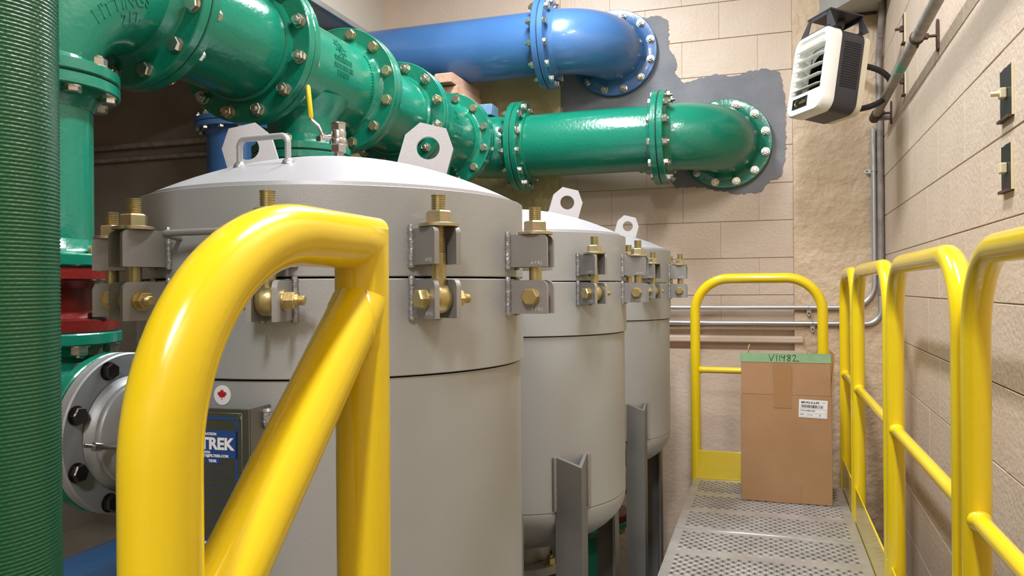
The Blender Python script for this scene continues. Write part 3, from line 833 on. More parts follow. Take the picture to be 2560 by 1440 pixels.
    pts = [Vector((tx, ty, zt))] + arc((tx - rr, ty, 0.28 + rr), (rr, 0, 0), (0, 0, -rr), 0, pi / 2, 14) + [Vector((XBR + 0.15, ty, 0.28))]
    part('elbow_body', MB().sweep(pts, r8, 40, cap=False).mesh('elbow_body', GREEN), et)
    flange(et, (tx, ty, zt), (0, 0, -1), 8, GREEN, 'cast', 'n8g', phase=0.4)

# nameplate and sticker on the near vessel (facing the stair side)
t = bpy.data.objects['filter_vessel']; tx, ty = TANKS[0]
an = radians(-87.5)
Mp = T(tx, ty, E) @ RZ(an) @ T(RS, 0, 0)         # local x outwards
Mp = Mp @ frame((0, 1, 0), (0, 0, 1), (0, 0, 0))  # local x right along the wall (seen from outside), y up, z outwards
W2 = 0.066; z0p, z1p = -0.385, -0.170
b = MB().box(-W2, W2, z0p, z1p, 0.044, 0.047, bev=0.001)
for s in (-1, 1): b.box(s * W2 - 0.0015, s * W2 + 0.0015, z0p, z1p, -0.005, 0.046)
br = part('nameplate_bracket', b.mesh('nameplate_bracket', STAIN, 30), t, Mp)
wb_ = MB().sweep([(W2 + 0.004, z1p - 0.004 - 0.03 * i / 8, 0.008) for i in range(9)], [0.006, 0.009, 0.008, 0.009, 0.008, 0.009, 0.008, 0.007, 0.004], 8)
part('weld_bead', wb_.mesh('weld_bead', WELD), br, Mp)
part('nameplate', MB().box(-0.055, 0.055, z0p + 0.006, z1p - 0.006, 0.047, 0.0485, bev=0.0005).mesh('nameplate', STAIN), br, Mp)
b = MB(); zt_ = z1p - 0.012
def strip(x0, x1, y0, y1): b.box(x0, x1, y0, y1, 0.0484, 0.0490)
strip(-0.048, 0.048, zt_ - 0.004, zt_)                       # border
strip(-0.048, 0.048, zt_ - 0.060, zt_ - 0.020)               # header field
strip(0.0445, 0.048, z0p + 0.012, zt_); strip(-0.048, -0.0445, z0p + 0.012, zt_)
strip(-0.048, 0.048, z0p + 0.012, z0p + 0.026)
strip(-0.005, 0.018, zt_ - 0.068, zt_ - 0.060)
for i in range(7): strip(-0.044, 0.044, zt_ - 0.074 - 0.0125 * i - 0.0008, zt_ - 0.074 - 0.0125 * i)
part('plate_print', b.mesh('plate_print', PLBLUE), br, Mp)
def plate_text(body, size, x, y, bold=0.0):
    mb = text_mb(body, size, 0.0003, bold=bold)
    part('lettering', mb.mesh('lettering', PAPER, 0), br, Mp @ T(x, y, 0.0492))
plate_text('FILTREK', 0.0235, -0.001, zt_ - 0.040, 0.0009)
plate_text('CORPORATION', 0.0052, -0.006, zt_ - 0.0255, 0.0002)
plate_text('CANADA', 0.0048, -0.008, zt_ - 0.052, 0.0002)
plate_text('INFO@FILTREK.COM', 0.0052, 0.008, zt_ - 0.057, 0.0002)
plate_text('YEAR', 0.0055, 0.006, zt_ - 0.0645, 0.0002)
plate_text('TO ORDER CALL 1-', 0.0055, -0.005, z0p + 0.019, 0.0002)
b = MB().lathe([(0.001, 0.049), (0.0028, 0.0495), (0.0045, 0.049)], 12, T(0.0495, z1p - 0.0125, 0))
part('rivet', b.mesh('rivet', CHROME), br, Mp)
# maple leaf sticker wrapped on the shell
st_a = radians(-89.5)
def wrap_tank(mb, a, z, r):
    out = MB(); out.f = list(mb.f)
    for x, y, zz in mb.v:
        q = a + x / r; out.v.append((tx + (r + zz) * cos(q), ty + (r + zz) * sin(q), E + z + y))
    return out
dsc = MB().lathe([(0.0, 0.0008), (0.0075, 0.0008), (0.0150, 0.0008), (0.0150, 0.0)], 28)
stk = part('sticker', wrap_tank(dsc, st_a, -0.158, RS).mesh('sticker', PAPER, 0), t, label='round white sticker with red maple leaf')
leaf = [(0, 10), (1.6, 7), (3.4, 8), (2.8, 3.8), (5, 6), (5.6, 4.6), (8.2, 5), (7.4, 2.6), (8.8, 1.8), (4.6, -1.8), (5, -3.4), (0.6, -2.8), (0.6, -7), (-0.6, -7)]
leaf += [(-x, y) for x, y in reversed(leaf[1:-2])]
part('maple_leaf', wrap_tank(MB().prism([(x * 0.00095, y * 0.00095) for x, y in leaf], 0.0009, 0.0014), st_a, -0.158, RS).mesh('maple_leaf', MAPLE, 0), stk)

# ================================================================== near green wrapped pipe at the left edge
gx, gy, gr = -0.866, 0.665, 0.084
N, ribs = 120, 330
zs0, zs1 = E - 0.72, E + 0.78
vs = []; fs = []; rows = ribs * 4
for j in range(rows + 1):
    ph = 2 * pi * j / 4
    rr = gr + 0.00055 * cos(ph)
    for i in range(N):
        a = 2 * pi * i / N
        bead = 0.0006 * cos(pi * i + (j // 4 % 2) * pi) * (1 if j % 4 == 0 else 0)
        tw = 0.0045 * i / N
        vs.append(((rr + bead) * cos(a), (rr + bead) * sin(a), zs0 + (zs1 - zs0) * j / rows + tw))
for j in range(rows):
    for i in range(N):
        i2 = (i + 1) % N; fs.append((j * N + i, j * N + i2, (j + 1) * N + i2, (j + 1) * N + i))
t = thing('wrapped_pipe', (gx, gy, 0), 'dark green vertical pipe with beaded wrap at the left edge, closest to camera', 'pipe')
part('beaded_wrap', MB().add(vs, fs).mesh('beaded_wrap', GREENDK, 70), t, T(gx, gy, 0) @ RZ(radians(142)))
part('pipe_body', MB().lathe([(gr - 0.002, 0), (gr - 0.002, zs0 + 0.01)], 48).lathe([(gr - 0.002, zs1 - 0.01), (gr - 0.002, CEIL)], 48).mesh('pipe_body', GREENDK), t, T(gx, gy, 0))

# ================================================================== wooden shims under the blue pipe
def plank(x0, x1, y0, y1, z0, z1, m, ch):
    poly = [(y0, z0), (y1, z0), (y1, z1), (y0 + ch, z1), (y0, z1 - ch * 0.6)]
    return MB().prism(poly, 0, x1 - x0, T(x0, 0, 0) @ frame((0, 1, 0), (0, 0, 1), (0, 0, 0))).mesh('wood_shim', m, 0)
zb_ = ZH + r12
for (xa, xb, ya, yb, za, zc, lb) in ((-1.625, -1.53, 3.90, 4.25, zb_ + 0.062, zb_ + 0.108, 'bottom wooden shim of the stack between blue and green pipes'),
        (-1.655, -1.56, 3.88, 4.25, zb_ + 0.1085, zb_ + 0.155, 'middle wooden shim of the stack between blue and green pipes'),
        (-1.665, -1.57, 3.82, 4.25, zb_ + 0.1555, zb_ + 0.209, 'topmost wooden shim with chamfered end, under the blue pipe')):
    single('wood_shim', plank(xa, xb, ya, yb, za, zc, WOOD, 0.018), lb, 'wood block', group='wooden shims')
single('painted_block', MB().box(-1.72, -1.40, 3.98, 4.09, zb_ + 0.0005, zb_ + 0.0615, bev=0.004).mesh('painted_block', BLUEWOOD), 'pale blue painted wooden block under the shim stack on the green elbow', 'wood block')

# ================================================================== walkway platform
ZP = E - 0.95
PXL, PXR = -0.346, 0.334
def tread_mesh():
    b = MB(); W = PXR - PXL; L = 0.825 - 0.004; mg = 0.032; ncol = 35; cw = (W - 2 * mg) / ncol; band = L / 3
    vs = b.v; fs = b.f
    def quad(x0, x1, y0, y1): o = len(vs); vs.extend([(x0, y0, 0), (x1, y0, 0), (x1, y1, 0), (x0, y1, 0)]); fs.append((o, o + 1, o + 2, o + 3))
    quad(0, mg, 0, L); quad(W - mg, W, 0, L)
    cell = 0.0455
    def hole(x0, x1, y0, y1):
        cx, cy = (x0 + x1) / 2, (y0 + y1) / 2; hx, hy = (x1 - x0) / 2, (y1 - y0) / 2
        o = len(vs)
        ring = []
        for k in range(8):
            a = pi / 4 * k; c, s = cos(a), sin(a); mxx = max(abs(c), abs(s)); ring.append((c, s, c / mxx, s / mxx))
        for c, s, bx, by in ring: vs.append((cx + bx * hx, cy + by * hy, 0))
        for c, s, bx, by in ring: vs.append((cx + c * hx * 0.82, cy + s * hy * 0.68, 0.0032))
        for c, s, bx, by in ring: vs.append((cx + c * hx * 0.62, cy + s * hy * 0.50, 0.0026))
        for c, s, bx, by in ring: vs.append((cx + c * hx * 0.60, cy + s * hy * 0.48, -0.006))
        for j in range(3):
            for k in range(8):
                k2 = (k + 1) % 8; fs.append((o + j * 8 + k, o + j * 8 + k2, o + j * 8 + 8 + k2, o + j * 8 + 8 + k))
    for c in range(ncol):
        xa = mg + c * cw; xb = xa + cw
        for q in range(3):
            y = q * band; nh = 5 if c % 2 == 0 else 4
            f = (band - nh * cell) / 2
            quad(xa, xb, y, y + f); quad(xa, xb, y + band - f, y + band)
            for h in range(nh): hole(xa, xb, y + f + h * cell, y + f + (h + 1) * cell)
    for (y0, y1) in ((0.0, 0.004), (L - 0.004, L)):       # raised end lips
        b.box(0, W, y0, y1, -0.05, 0.003, bev=0.001)
    b.box(0, 0.004, 0, L, -0.05, 0.001); b.box(W - 0.004, W, 0, L, -0.05, 0.001)
    me = bpy.data.meshes.new('tread_plank'); me.from_pydata(b.v, [], b.f); me.materials.append(TREAD)
    for p in me.polygons: p.use_smooth = True
    me.set_sharp_from_angle(angle=radians(40))
    return me
TRM = tread_mesh()
t = thing('walkway_platform', (0, 2.3, ZP), 'perforated grey metal walkway beside the vessels', 'walkway')
for k in range(4): part('tread_plank', TRM, t, T(PXL, 3.132 - 0.825 * k, ZP))
for x in (PXL + 0.02, PXR - 0.06): part('side_channel', MB().box(x, x + 0.04, 0.66, 3.955, ZP - 0.15, ZP - 0.051, bev=0.004).mesh('side_channel', STEELDK), t)
for x in (PXL + 0.03, PXR - 0.08):
    for y in (0.75, 2.3, 3.85): part('support_leg', MB().box(x, x + 0.05, y, y + 0.05, 0, ZP - 0.151, bev=0.003).mesh('support_leg', STEELDK), t)
for y in (1.1, 1.9, 2.7, 3.5): part('cross_beam', MB().box(PXL + 0.062, PXR - 0.062, y, y + 0.05, ZP - 0.14, ZP - 0.07).mesh('cross_beam', STEELDK), t)

# ================================================================== yellow guard rails
TR, MRR = 0.0242, 0.0155
def hoop(th, A, Bp, ztop, zbot, rb):
    """inverted U between plan points A and B"""
    A = Vector((*A, 0)); B = Vector((*Bp, 0)); d = (B - A).normalized()
    zt = ztop - rb
    pts = [A + Vector((0, 0, zbot)), A + Vector((0, 0, zt - 0.2))] + [A + d * rb * (1 - cos(s)) + Vector((0, 0, zt + rb * sin(s))) for s in [pi / 2 * i / 12 for i in range(13)]] + \
          [B - d * rb * (1 - sin(s)) + Vector((0, 0, zt + rb * cos(s))) for s in [pi / 2 * i / 12 for i in range(13)]] + [B + Vector((0, 0, zt - 0.2)), B + Vector((0, 0, zbot))]
    return part('hoop', MB().sweep(pts, TR, 28, up=(d.y, -d.x, 0)).mesh('hoop', YELLOW, 50), th)
def midrail(th, A, B, z):
    part('mid_rail', MB().sweep([(*A, z), (*B, z)], MRR, 20).mesh('mid_rail', YELLOW, 50), th)
    b = MB()
    for P, Q in ((A, B), (B, A)):
        d = (Vector((*Q, 0)) - Vector((*P, 0))).normalized()
        b.lathe([(MRR + 0.005, TR - 0.006), (MRR + 0.003, TR + 0.003), (MRR, TR + 0.007)], 20, T(P[0], P[1], z) @ align(d))
    part('weld_bead', b.mesh('weld_bead', YELLOW), th)
panels = [((0.355, 3.99), (0.355, 3.50)), ((0.355, 3.43), (0.355, 2.56)), ((0.355, 2.485), (0.355, 1.655)), ((0.355, 1.575), (0.355, 0.72))]
lbl = ['farthest yellow guard rail hoop along the right wall, behind the box', 'third yellow guard rail hoop along the right wall counting from the camera',
       'second yellow guard rail hoop along the right wall counting from the camera', 'nearest yellow guard rail hoop on the right, cut by the frame']
for (A, Bp), lb in zip(panels, lbl):
    t = thing('guard_rail', (A[0], (A[1] + Bp[1]) / 2, ZP), lb, 'railing', 'yellow guard rails')
    hoop(t, A, Bp, E + 0.060, ZP - 0.14, 0.155)
    midrail(t, A, Bp, E - 0.415)
    part('toe_plate', MB().box(0.3365, 0.3425, Bp[1] - 0.03, A[1] + 0.03, ZP - 0.02, ZP + 0.14, bev=0.0015).mesh('toe_plate', YELLOW), t)
t = thing('guard_rail', (-0.04, 4.0, ZP), 'yellow guard rail hoop across the far end of the walkway', 'railing', 'yellow guard rails')
hoop(t, (-0.335, 3.985), (0.258, 3.985), E + 0.042, ZP - 0.14, 0.165)
midrail(t, (-0.335, 3.985), (0.258, 3.985), E - 0.411)
part('toe_plate', MB().box(-0.335, 0.258, 3.962, 3.968, ZP - 0.01, ZP + 0.142, bev=0.0015).mesh('toe_plate', YELLOW), t)

# stair rail at the left front
XL = -0.347; y1, y2 = 0.381, 0.629; zt = E + 0.043; rb = 0.150
t = thing('stair_rail', (XL, (y1 + y2) / 2, ZP), 'yellow stair handrail loop with diagonal brace in the left foreground', 'railing')
def mitre_tube(pts_a, corner, n=40):
    mb = MB().sweep(pts_a, TR, n, cap=False, up=(1, 0, 0))
    o = len(mb.v); last = o - n
    # ring on the mitre plane, matched to the last sweep ring
    for k in range(n):
        x, y, z = mb.v[last + k]; dz = z - corner.z
        mb.v.append((x, corner.y + dz, z))
    for k in range(n):
        k2 = (k + 1) % n; mb.f.append((last + k, last + k2, o + k2, o + k))
    for zz in (corner.z - 0.06, corner.z - 0.5, E - 1.2):
        q = len(mb.v)
        for k in range(n): x, y, z = mb.v[o + k]; mb.v.append((x, y, zz))
        for k in range(n): k2 = (k + 1) % n; mb.f.append((q - n + k, q - n + k2, q + k2, q + k))
    return mb
pts = [Vector((XL, y1, E - 1.2)), Vector((XL, y1, E - 0.6)), Vector((XL, y1, E - 0.25))] + [Vector((XL, y1 + rb * (1 - cos(s)), zt - rb + rb * sin(s))) for s in [pi / 2 * i / 20 for i in range(21)]] + [Vector((XL, y2 - TR * 1.2, zt)), Vector((XL, y2 - TR * 1.05, zt))]
part('handrail', mitre_tube(pts, Vector((XL, y2, zt))).mesh('handrail', YELLOW, 40), t)
part('diagonal_rail', MB().sweep([(XL, y2, E - 0.008), (XL, y1, E - 0.256), (XL, 0.1, E - 0.537), (XL, -0.2, E - 0.837)], TR, 36, up=(1, 0, 0)).mesh('diagonal_rail', YELLOW, 50), t)
b = MB()
for i in range(2):
    s = 1 if i else -1
pw = [(XL + TR * 0.96 * cos(a) * 0.9, y2 - TR * 0.75 - 0.004 * cos(2 * a), E - 0.03 + 0.036 * sin(a)) for a in [2 * pi * k / 40 for k in range(41)]]
b.sweep(pw, [0.0035 + 0.0006 * (k % 2) for k in range(41)], 8)
part('weld_bead', b.mesh('weld_bead', YELLOW), t)

# ================================================================== cardboard box
bx0, bx1, by0, by1 = -0.109, 0.268, 3.615, 3.90
t = thing('cardboard_box', ((bx0 + bx1) / 2, (by0 + by1) / 2, ZP + 0.003), 'open brown cardboard box standing on the far end of the walkway', 'box')
zb0 = ZP + 0.0036; hb = 0.470; ct = 0.005
b = MB().box(bx0, bx1, by0, by0 + ct, zb0, zb0 + hb, bev=0.0015).box(bx0, bx1, by1 - ct, by1, zb0, zb0 + hb, bev=0.0015)
b.box(bx0, bx0 + ct, by0 + ct, by1 - ct, zb0, zb0 + hb).box(bx1 - ct, bx1, by0 + ct, by1 - ct, zb0, zb0 + hb).box(bx0, bx1, by0 + ct, by1 - ct, zb0, zb0 + ct)
part('box_body', b.mesh('box_body', CARD, 30), t)
zf = zb0 + hb
Mf = T(0, by0, zf + 0.001) @ RX(radians(-2.0))
part('front_flap', MB().box(bx0 + 0.003, bx1 - 0.003, 0, ct, 0.0, 0.181, bev=0.0015).mesh('front_flap', CARD, 30), t, Mf)
part('back_flap', MB().box(bx0, bx1, -ct, 0, 0, 0.15, bev=0.001).mesh('back_flap', CARD, 30), t, T(0, by1, zf + 0.001) @ RX(radians(12)))
part('side_flap', MB().box(-ct, 0, by0 + 0.012, by1 - 0.01, 0, 0.185, bev=0.001).mesh('side_flap', CARDIN, 30), t, T(bx1, 0, zf + 0.001) @ RY(radians(5)))
part('side_flap', MB().box(0, ct, by0 + 0.05, by1 - 0.01, 0, 0.205, bev=0.001).mesh('side_flap', CARDIN, 30), t, T(bx0, 0, zf + 0.001) @ RY(radians(9)))
b = MB().box(0.030, 0.105, -0.0008, 0.0, -0.055, 0.138)
part('packing_tape', b.mesh('packing_tape', TAPE), t, T(0, by0 - 0.0004, zf))
part('packing_tape', MB().box(0.02, 0.14, -0.0008, 0, 0.0, 0.085).mesh('packing_tape', TAPE), t, T(0, by0 - 0.0004, zb0))
gt = part('green_tape', MB().box(bx0 - 0.002, bx1 - 0.002, -0.0012, 0.0, 0.143, 0.182).box(bx0 - 0.002, bx1 - 0.002, -0.0012, ct + 0.001, 0.1815, 0.1827).mesh('green_tape', GTAPE), t, Mf)
# handwriting: V11482
strokes = [[(0, 1), (0.35, 0), (0.85, 1)], [(1.25, 0.95), (1.3, 0.02)], [(1.75, 0.95), (1.75, 0.02)], [(2.05, 0.95), (2.1, 0.55), (2.5, 0.6), (2.6, 0.95), (2.52, 0.45), (2.45, 0.0)],
           [(3.55, 0.85), (3.15, 0.95), (3.0, 0.72), (3.45, 0.45), (3.5, 0.15), (3.1, 0.02), (2.95, 0.25), (3.4, 0.55), (3.55, 0.85)],
           [(3.85, 0.75), (4.05, 0.98), (4.35, 0.9), (4.3, 0.6), (3.9, 0.05), (4.9, 0.06)]]
b = MB(); k = 0.0265
for s in strokes:
    P = [Vector((0.012 + x * 0.0255, -0.0014, 0.1485 + y * 0.029)) for x, y in s]
    for i in range(len(P) - 1): b.sweep([P[i], P[i + 1]], 0.00125, 6)
part('handwriting', b.mesh('handwriting', INK), gt, Mf)
Ml = T(0.192, by0 - 0.0006, zf - 0.055) @ RY(radians(2.0))
lb = part('shipping_label', MB().box(-0.058, 0.058, -0.0008, 0, -0.039, 0.039, bev=0.0003).mesh('shipping_label', PAPER), t, Ml, label='white shipping label with barcode')
def ltext(body, size, x, z, bold=0.0):
    mb = text_mb(body, size, 0.0002, 'LEFT', bold)
    part('lettering', mb.mesh('lettering', INK, 0), lb, Ml @ T(x, -0.0009, z) @ RX(pi / 2))
ltext('MF-PO-5-2-PS', 0.0125, -0.049, 0.0265, 0.0004); ltext('PO71334806 0004', 0.0075, -0.049, -0.0085, 0.0002); ltext('WT:', 0.0085, -0.051, -0.0265, 0.0002)
ltext('1200047 001', 0.0055, -0.028, -0.0265); ltext('35', 0.008, 0.024, -0.0265, 0.0002); ltext('CASE', 0.005, 0.036, 0.029)
b = MB(); r = random.Random(11); x = -0.049
while x < 0.042:
    wd = r.choice((0.0008, 0.0014, 0.0024)); b.box(x, x + wd, -0.0011, -0.0008, 0.004, 0.017); x += wd + r.choice((0.0008, 0.0014, 0.002))
part('barcode', b.mesh('barcode', INK), lb, Ml)
b = MB()
for (xa, xb, za, zc) in ((-0.053, 0.053, -0.001, -0.0004), (-0.053, 0.053, -0.0185, -0.018), (-0.053, 0.053, -0.0345, -0.034), (-0.053, -0.0525, -0.0345, -0.0004), (0.0525, 0.053, -0.0345, -0.0004), (0.012, 0.0125, -0.0345, -0.018)):
    b.box(xa, xb, -0.0010, -0.0008, za, zc)
part('printed_lines', b.mesh('printed_lines', INK), lb, Ml)

# ================================================================== unit heater
HA = radians(-12.0)         # front edge recedes this far left of the camera axis
he = (R0 * sin(HA) + F0 * cos(HA)).normalized(); hd = (R0 * cos(HA) - F0 * sin(HA)).normalized()
HC = Vector((0.188, 3.62, E + 0.925))
Mh = T(HC) @ frame(-he, hd, (0, 0, 0)) @ RX(radians(-9))     # local x right across the front, y back, z up
HW, HH, HD = 0.132, 0.180, 0.2
def rrect(w, h, r, n=8):
    P = []
    for cx, cy, a0 in ((w - r, h - r, 0), (-w + r, h - r, pi / 2), (-w + r, -h + r, pi), (w - r, -h + r, 3 * pi / 2)):
        for i in range(n + 1):
            a = a0 + pi / 2 * i / n; P.append((cx + r * cos(a), cy + r * sin(a)))
    return P
def loft(mb, rings, close0=False, close1=False, M=None):
    k = len(rings[0][0]); vs = []; fs = []
    for P, y in rings: vs += [(x, y, z) for x, z in P]
    for j in range(len(rings) - 1):
        for i in range(k): i2 = (i + 1) % k; fs.append((j * k + i, j * k + i2, (j + 1) * k + i2, (j + 1) * k + i))
    if close0: fs.append(tuple(range(k)))
    if close1: fs.append(tuple(reversed(range((len(rings) - 1) * k, len(rings) * k))))
    return mb.add(vs, fs, M)
t = thing('unit_heater', None, 'white fronted electric unit heater hanging high in the right corner', 'heater', M=Mh)
b = loft(MB(), [(rrect(HW - 0.052, HH - 0.05, 0.03), 0.05), (rrect(HW - 0.045, HH - 0.045, 0.03), 0.004), (rrect(HW - 0.028, HH - 0.028, 0.035), 0.004), (rrect(HW - 0.022, HH - 0.022, 0.038), -0.008),
                (rrect(HW - 0.006, HH - 0.006, 0.046), -0.008), (rrect(HW, HH, 0.05), 0.0), (rrect(HW, HH, 0.05), 0.05), (rrect(HW - 0.006, HH - 0.006, 0.046), 0.052)])
part('front_frame', b.mesh('front_frame', WHITE, 40), t, Mh)
part('bottom_panel', MB().box(-HW + 0.026, HW - 0.026, -0.002, 0.02, -HH + 0.024, -HH + 0.10, bev=0.003).mesh('bottom_panel', WHITE), t, Mh)
b = loft(MB(), [(rrect(HW - 0.004, HH - 0.004, 0.048), 0.0525), (rrect(HW - 0.004, HH - 0.004, 0.048), 0.16)])
loft(b, [(rrect(HW - 0.012, HH - 0.012, 0.044), 0.0525), (rrect(HW - 0.012, HH - 0.012, 0.044), 0.16)])
hb_ = part('housing', b.mesh('housing', DGREY, 40), t, Mh)
b = MB()
for s in (-1, 1):
    for i in range(19):
        z = HH - 0.062 - 0.0105 * i
        b.box(s * (HW - 0.004) - 0.0025, s * (HW - 0.004) + 0.0025, 0.066, 0.148, z - 0.0028, z + 0.0028, bev=0.001)
part('vent_slats', b.mesh('vent_slats', BLACK, 30), hb_, Mh)
loft(b := MB(), [(rrect(HW - 0.008, HH - 0.008, 0.046), 0.16), (rrect(HW - 0.008, HH - 0.008, 0.046), 0.19), (rrect(HW - 0.03, HH - 0.03, 0.04), 0.205)], close1=True)
part('rear_cover', b.mesh('rear_cover', CREAM, 40), t, Mh)
part('inner_baffle', MB().holed([(-HW + 0.02, -HH + 0.02), (HW - 0.02, -HH + 0.02), (HW - 0.02, HH - 0.02), (-HW + 0.02, HH - 0.02)], (0.0, 0.01), 0.098, 0, 0.004, T(0, 0.06, 0) @ RX(pi / 2)).mesh('inner_baffle', LAMPB, 30), t, Mh)
part('fan_shroud', MB().lathe([(0.098, 0), (0.105, 0.08), (0.0, 0.08)], 36, T(0, 0.06, 0.01) @ RX(-pi / 2)).mesh('fan_shroud', BLACK), t, Mh)
fan = part('fan_hub', MB().lathe([(0.0, 0.0), (0.02, 0.002), (0.024, 0.008), (0.024, 0.035)], 24, T(0, 0.07, 0.01) @ RX(-pi / 2)).mesh('fan_hub', CHROME), t, Mh)
for k in range(4):
    poly = [(0.02, -0.012), (0.07, -0.034), (0.098, -0.02), (0.096, 0.03), (0.06, 0.02), (0.02, 0.012)]
    part('fan_blade', MB().prism(poly, -0.001, 0.001).mesh('fan_blade', CHROME, 0), fan, Mh @ T(0, 0.092, 0.01) @ RX(pi / 2) @ RZ(pi / 2 * k + 0.3) @ RX(radians(24)))
for i in range(5):
    z = HH - 0.066 - 0.044 * i
    part('louvre', MB().box(-HW + 0.03, HW - 0.03, -0.024, 0.024, -0.0012, 0.0012, bev=0.0006).mesh('louvre', WHITE, 30), t, Mh @ T(0, 0.002, z) @ RX(radians(18)))
bd = part('badge', MB().box(-0.055, 0.055, -0.0135, -0.002, -0.023, 0.023, bev=0.001).mesh('badge', BADGE), t, Mh @ T(-0.040, 0.008, -HH + 0.058))
mb = text_mb('uellet', 0.022, 0.0004, 'LEFT', 0.0006)
part('lettering', mb.mesh('lettering', BADGEG, 0), bd, Mh @ T(-0.040, -0.0062, -HH + 0.058) @ RX(pi / 2))
b = MB()
for rr_ in (0.013, 0.009): b.sweep([(-0.062 + rr_ * cos(a), -0.006, -HH + 0.058 + rr_ * 1.1 * sin(a)) for a in [0.9 + 4.6 * i / 16 for i in range(17)]], 0.0013, 6)
part('emblem', b.mesh('emblem', BADGEG), bd, Mh)
# hanging bracket
for y in (0.012, 0.168):
    poly = [(-HW + 0.006, 0), (-HW + 0.012, 0.0), (HW - 0.006, 0.0), (HW - 0.07, 0.088), (-HW + 0.07, 0.088)]
    b = MB()
    for (pa) in ([(-0.135, 0.0), (-0.075, 0.0), (-0.055, 0.088), (-0.075, 0.088)], [(0.075, 0.0), (0.135, 0.0), (0.075, 0.088), (0.055, 0.088)],
                 [(-0.10, 0.0), (0.10, 0.0), (0.095, 0.018), (-0.095, 0.018)], [(-0.07, 0.07), (0.07, 0.07), (0.065, 0.09), (-0.065, 0.09)]):
        b.prism(pa, -0.002, 0.002, T(0, y, HH - 0.006) @ RX(pi / 2))
    part('bracket_cheek', b.mesh('bracket_cheek', DGREY, 0), t, Mh)
b = MB().box(-0.085, 0.085, 0.008, 0.172, HH + 0.080, HH + 0.086)
part('bracket_top', b.mesh('bracket_top', DGREY, 0), t, Mh)
qa = Mh @ Vector((0, 0.12, HH + 0.07))
part('support_arm', MB().box(qa.x - 0.015, qa.x + 0.015, qa.y, 4.366, qa.z - 0.012, qa.z + 0.012).mesh('support_arm', DGREY, 0), t)
# cable from the heater to the wall conduit
c0 = Mh @ Vector((0.05, 0.19, 0.06)); c3 = Mh @ Vector((0.03, 0.19, -HH + 0.05))
pc = []
for i in range(25):
    s = i / 24; a = -pi / 2 + pi * (1 - s)
    mid = (c0 + c3) / 2 + Vector((0.16, 0.05, -0.005)) * cos(a) * 1.0
    pc.append(mid + (c0 - c3) / 2 * sin(a))
single('power_cable', MB().sweep(pc, 0.0125, 14).mesh('power_cable', CABLE), 'thick black flexible cable looping behind the unit heater', 'cable')

# ================================================================== right corner: conduits, pipe, anchors, duct
def conduit(name, pts, r, m, rb, label, straps=(), grp='metal conduits'):
    t = thing(name, tuple(Vector(pts[0])), label, 'conduit', grp)
    part('conduit_tube', rod(pts, r, 'conduit_tube', m, rb, 16), t)
    for (p, d, n) in straps:       # p centre, d along tube, n to the ear
        p = Vector(p); d = Vector(d).normalized(); n = Vector(n).normalized(); o_ = n.cross(d)
        b = MB().sweep([p + (cos(a) * n + sin(a) * o_) * (r + 0.0015) for a in [2 * pi * i / 20 for i in range(21)]], 0.0022, 6)
        Ms = frame(n, d, p)
        ear = [(r, -0.011), (r + 0.02, -0.010), (r + 0.034, -0.004), (r + 0.034, 0.004), (r + 0.02, 0.010), (r, 0.011)]
        b.holed(ear, (r + 0.018, 0), 0.0045, -0.003, 0.003, Ms @ T(0, 0, 0))
        s = part('strap', b.mesh('strap', CONDUIT, 40), t)
        part('screw', MB().lathe([(0.0001, 0.0045), (0.004, 0.004), (0.0045, 0.0)], 10).mesh('screw', DKBOLT), s, Ms @ T(r + 0.018, 0, 0) @ (RX(pi) if (Ms @ Vector((0, 0, 1)) - p).y > 0 else Matrix.Identity(4)))
    return t
yc = YW - 0.03 - 0.017
conduit('conduit', [(-1.05, yc, E - 0.110), (0.528, yc, E - 0.110), (0.528, yc, E + 0.80)], 0.0125, CONDUIT, 0.12,
        'upper of two horizontal silver conduits on the back wall, bending up in the corner', [((0.215, yc, E - 0.110), (1, 0, 0), (0, 0, -1)), ((0.528, yc, E + 0.585), (0, 0, 1), (-1, 0, 0))])
conduit('conduit', [(-1.05, yc, E - 0.193), (0.556, yc, E - 0.193), (0.556, yc, E - 0.05)], 0.0125, CONDUIT, 0.12,
        'lower of two horizontal silver conduits on the back wall', [((0.232, yc, E - 0.193), (1, 0, 0), (0, 0, -1))])
conduit('conduit', [(0.560, yc, E - 0.048), (0.560, yc, E + 0.9), (0.556, yc, E + 1.15), (0.560, yc - 0.12, E + 1.36), (0.560, yc - 0.12, CEIL)], 0.0165, RUSTPIPE, 0.1,
        'dull brown conduit rising in the right corner behind the silver one', [((0.558, yc - 0.06, E + 1.255), (0, -0.5, 0.86), (0.86, 0, 0))])
def rx(y, off): return right_x(y) - off
t = thing('wall_pipe', (rx(3, 0.07), 3.0, E + 0.82), 'weathered grey pipe held off the right wall near the ceiling', 'pipe')
pp_ = [(rx(4.1, -0.02), 4.12, E + 0.815), (rx(4.1, 0.065), 4.12, E + 0.815), (rx(1.2, 0.065), 1.2, E + 0.85)]
part('pipe_tube', rod(pp_, 0.0195, 'pipe_tube', RUSTPIPE, 0.03, 20), t)
part('pipe_fitting', MB().sweep([(rx(4.1, 0.065), 4.15, E + 0.815), (rx(4.1, 0.065), 4.06, E + 0.816)], 0.0245, 20).mesh('pipe_fitting', RUST), t)
for ya, yb in ((3.28, 3.20), (3.36, 3.34), (3.17, 3.16)):
    f = lambda y: (rx(y, 0.065), y, E + 0.815 + (4.12 - y) * 0.012)
    part('paint_band', MB().sweep([f(ya), f(yb)], 0.0199, 20, cap=False).mesh('paint_band', TEAL), t)
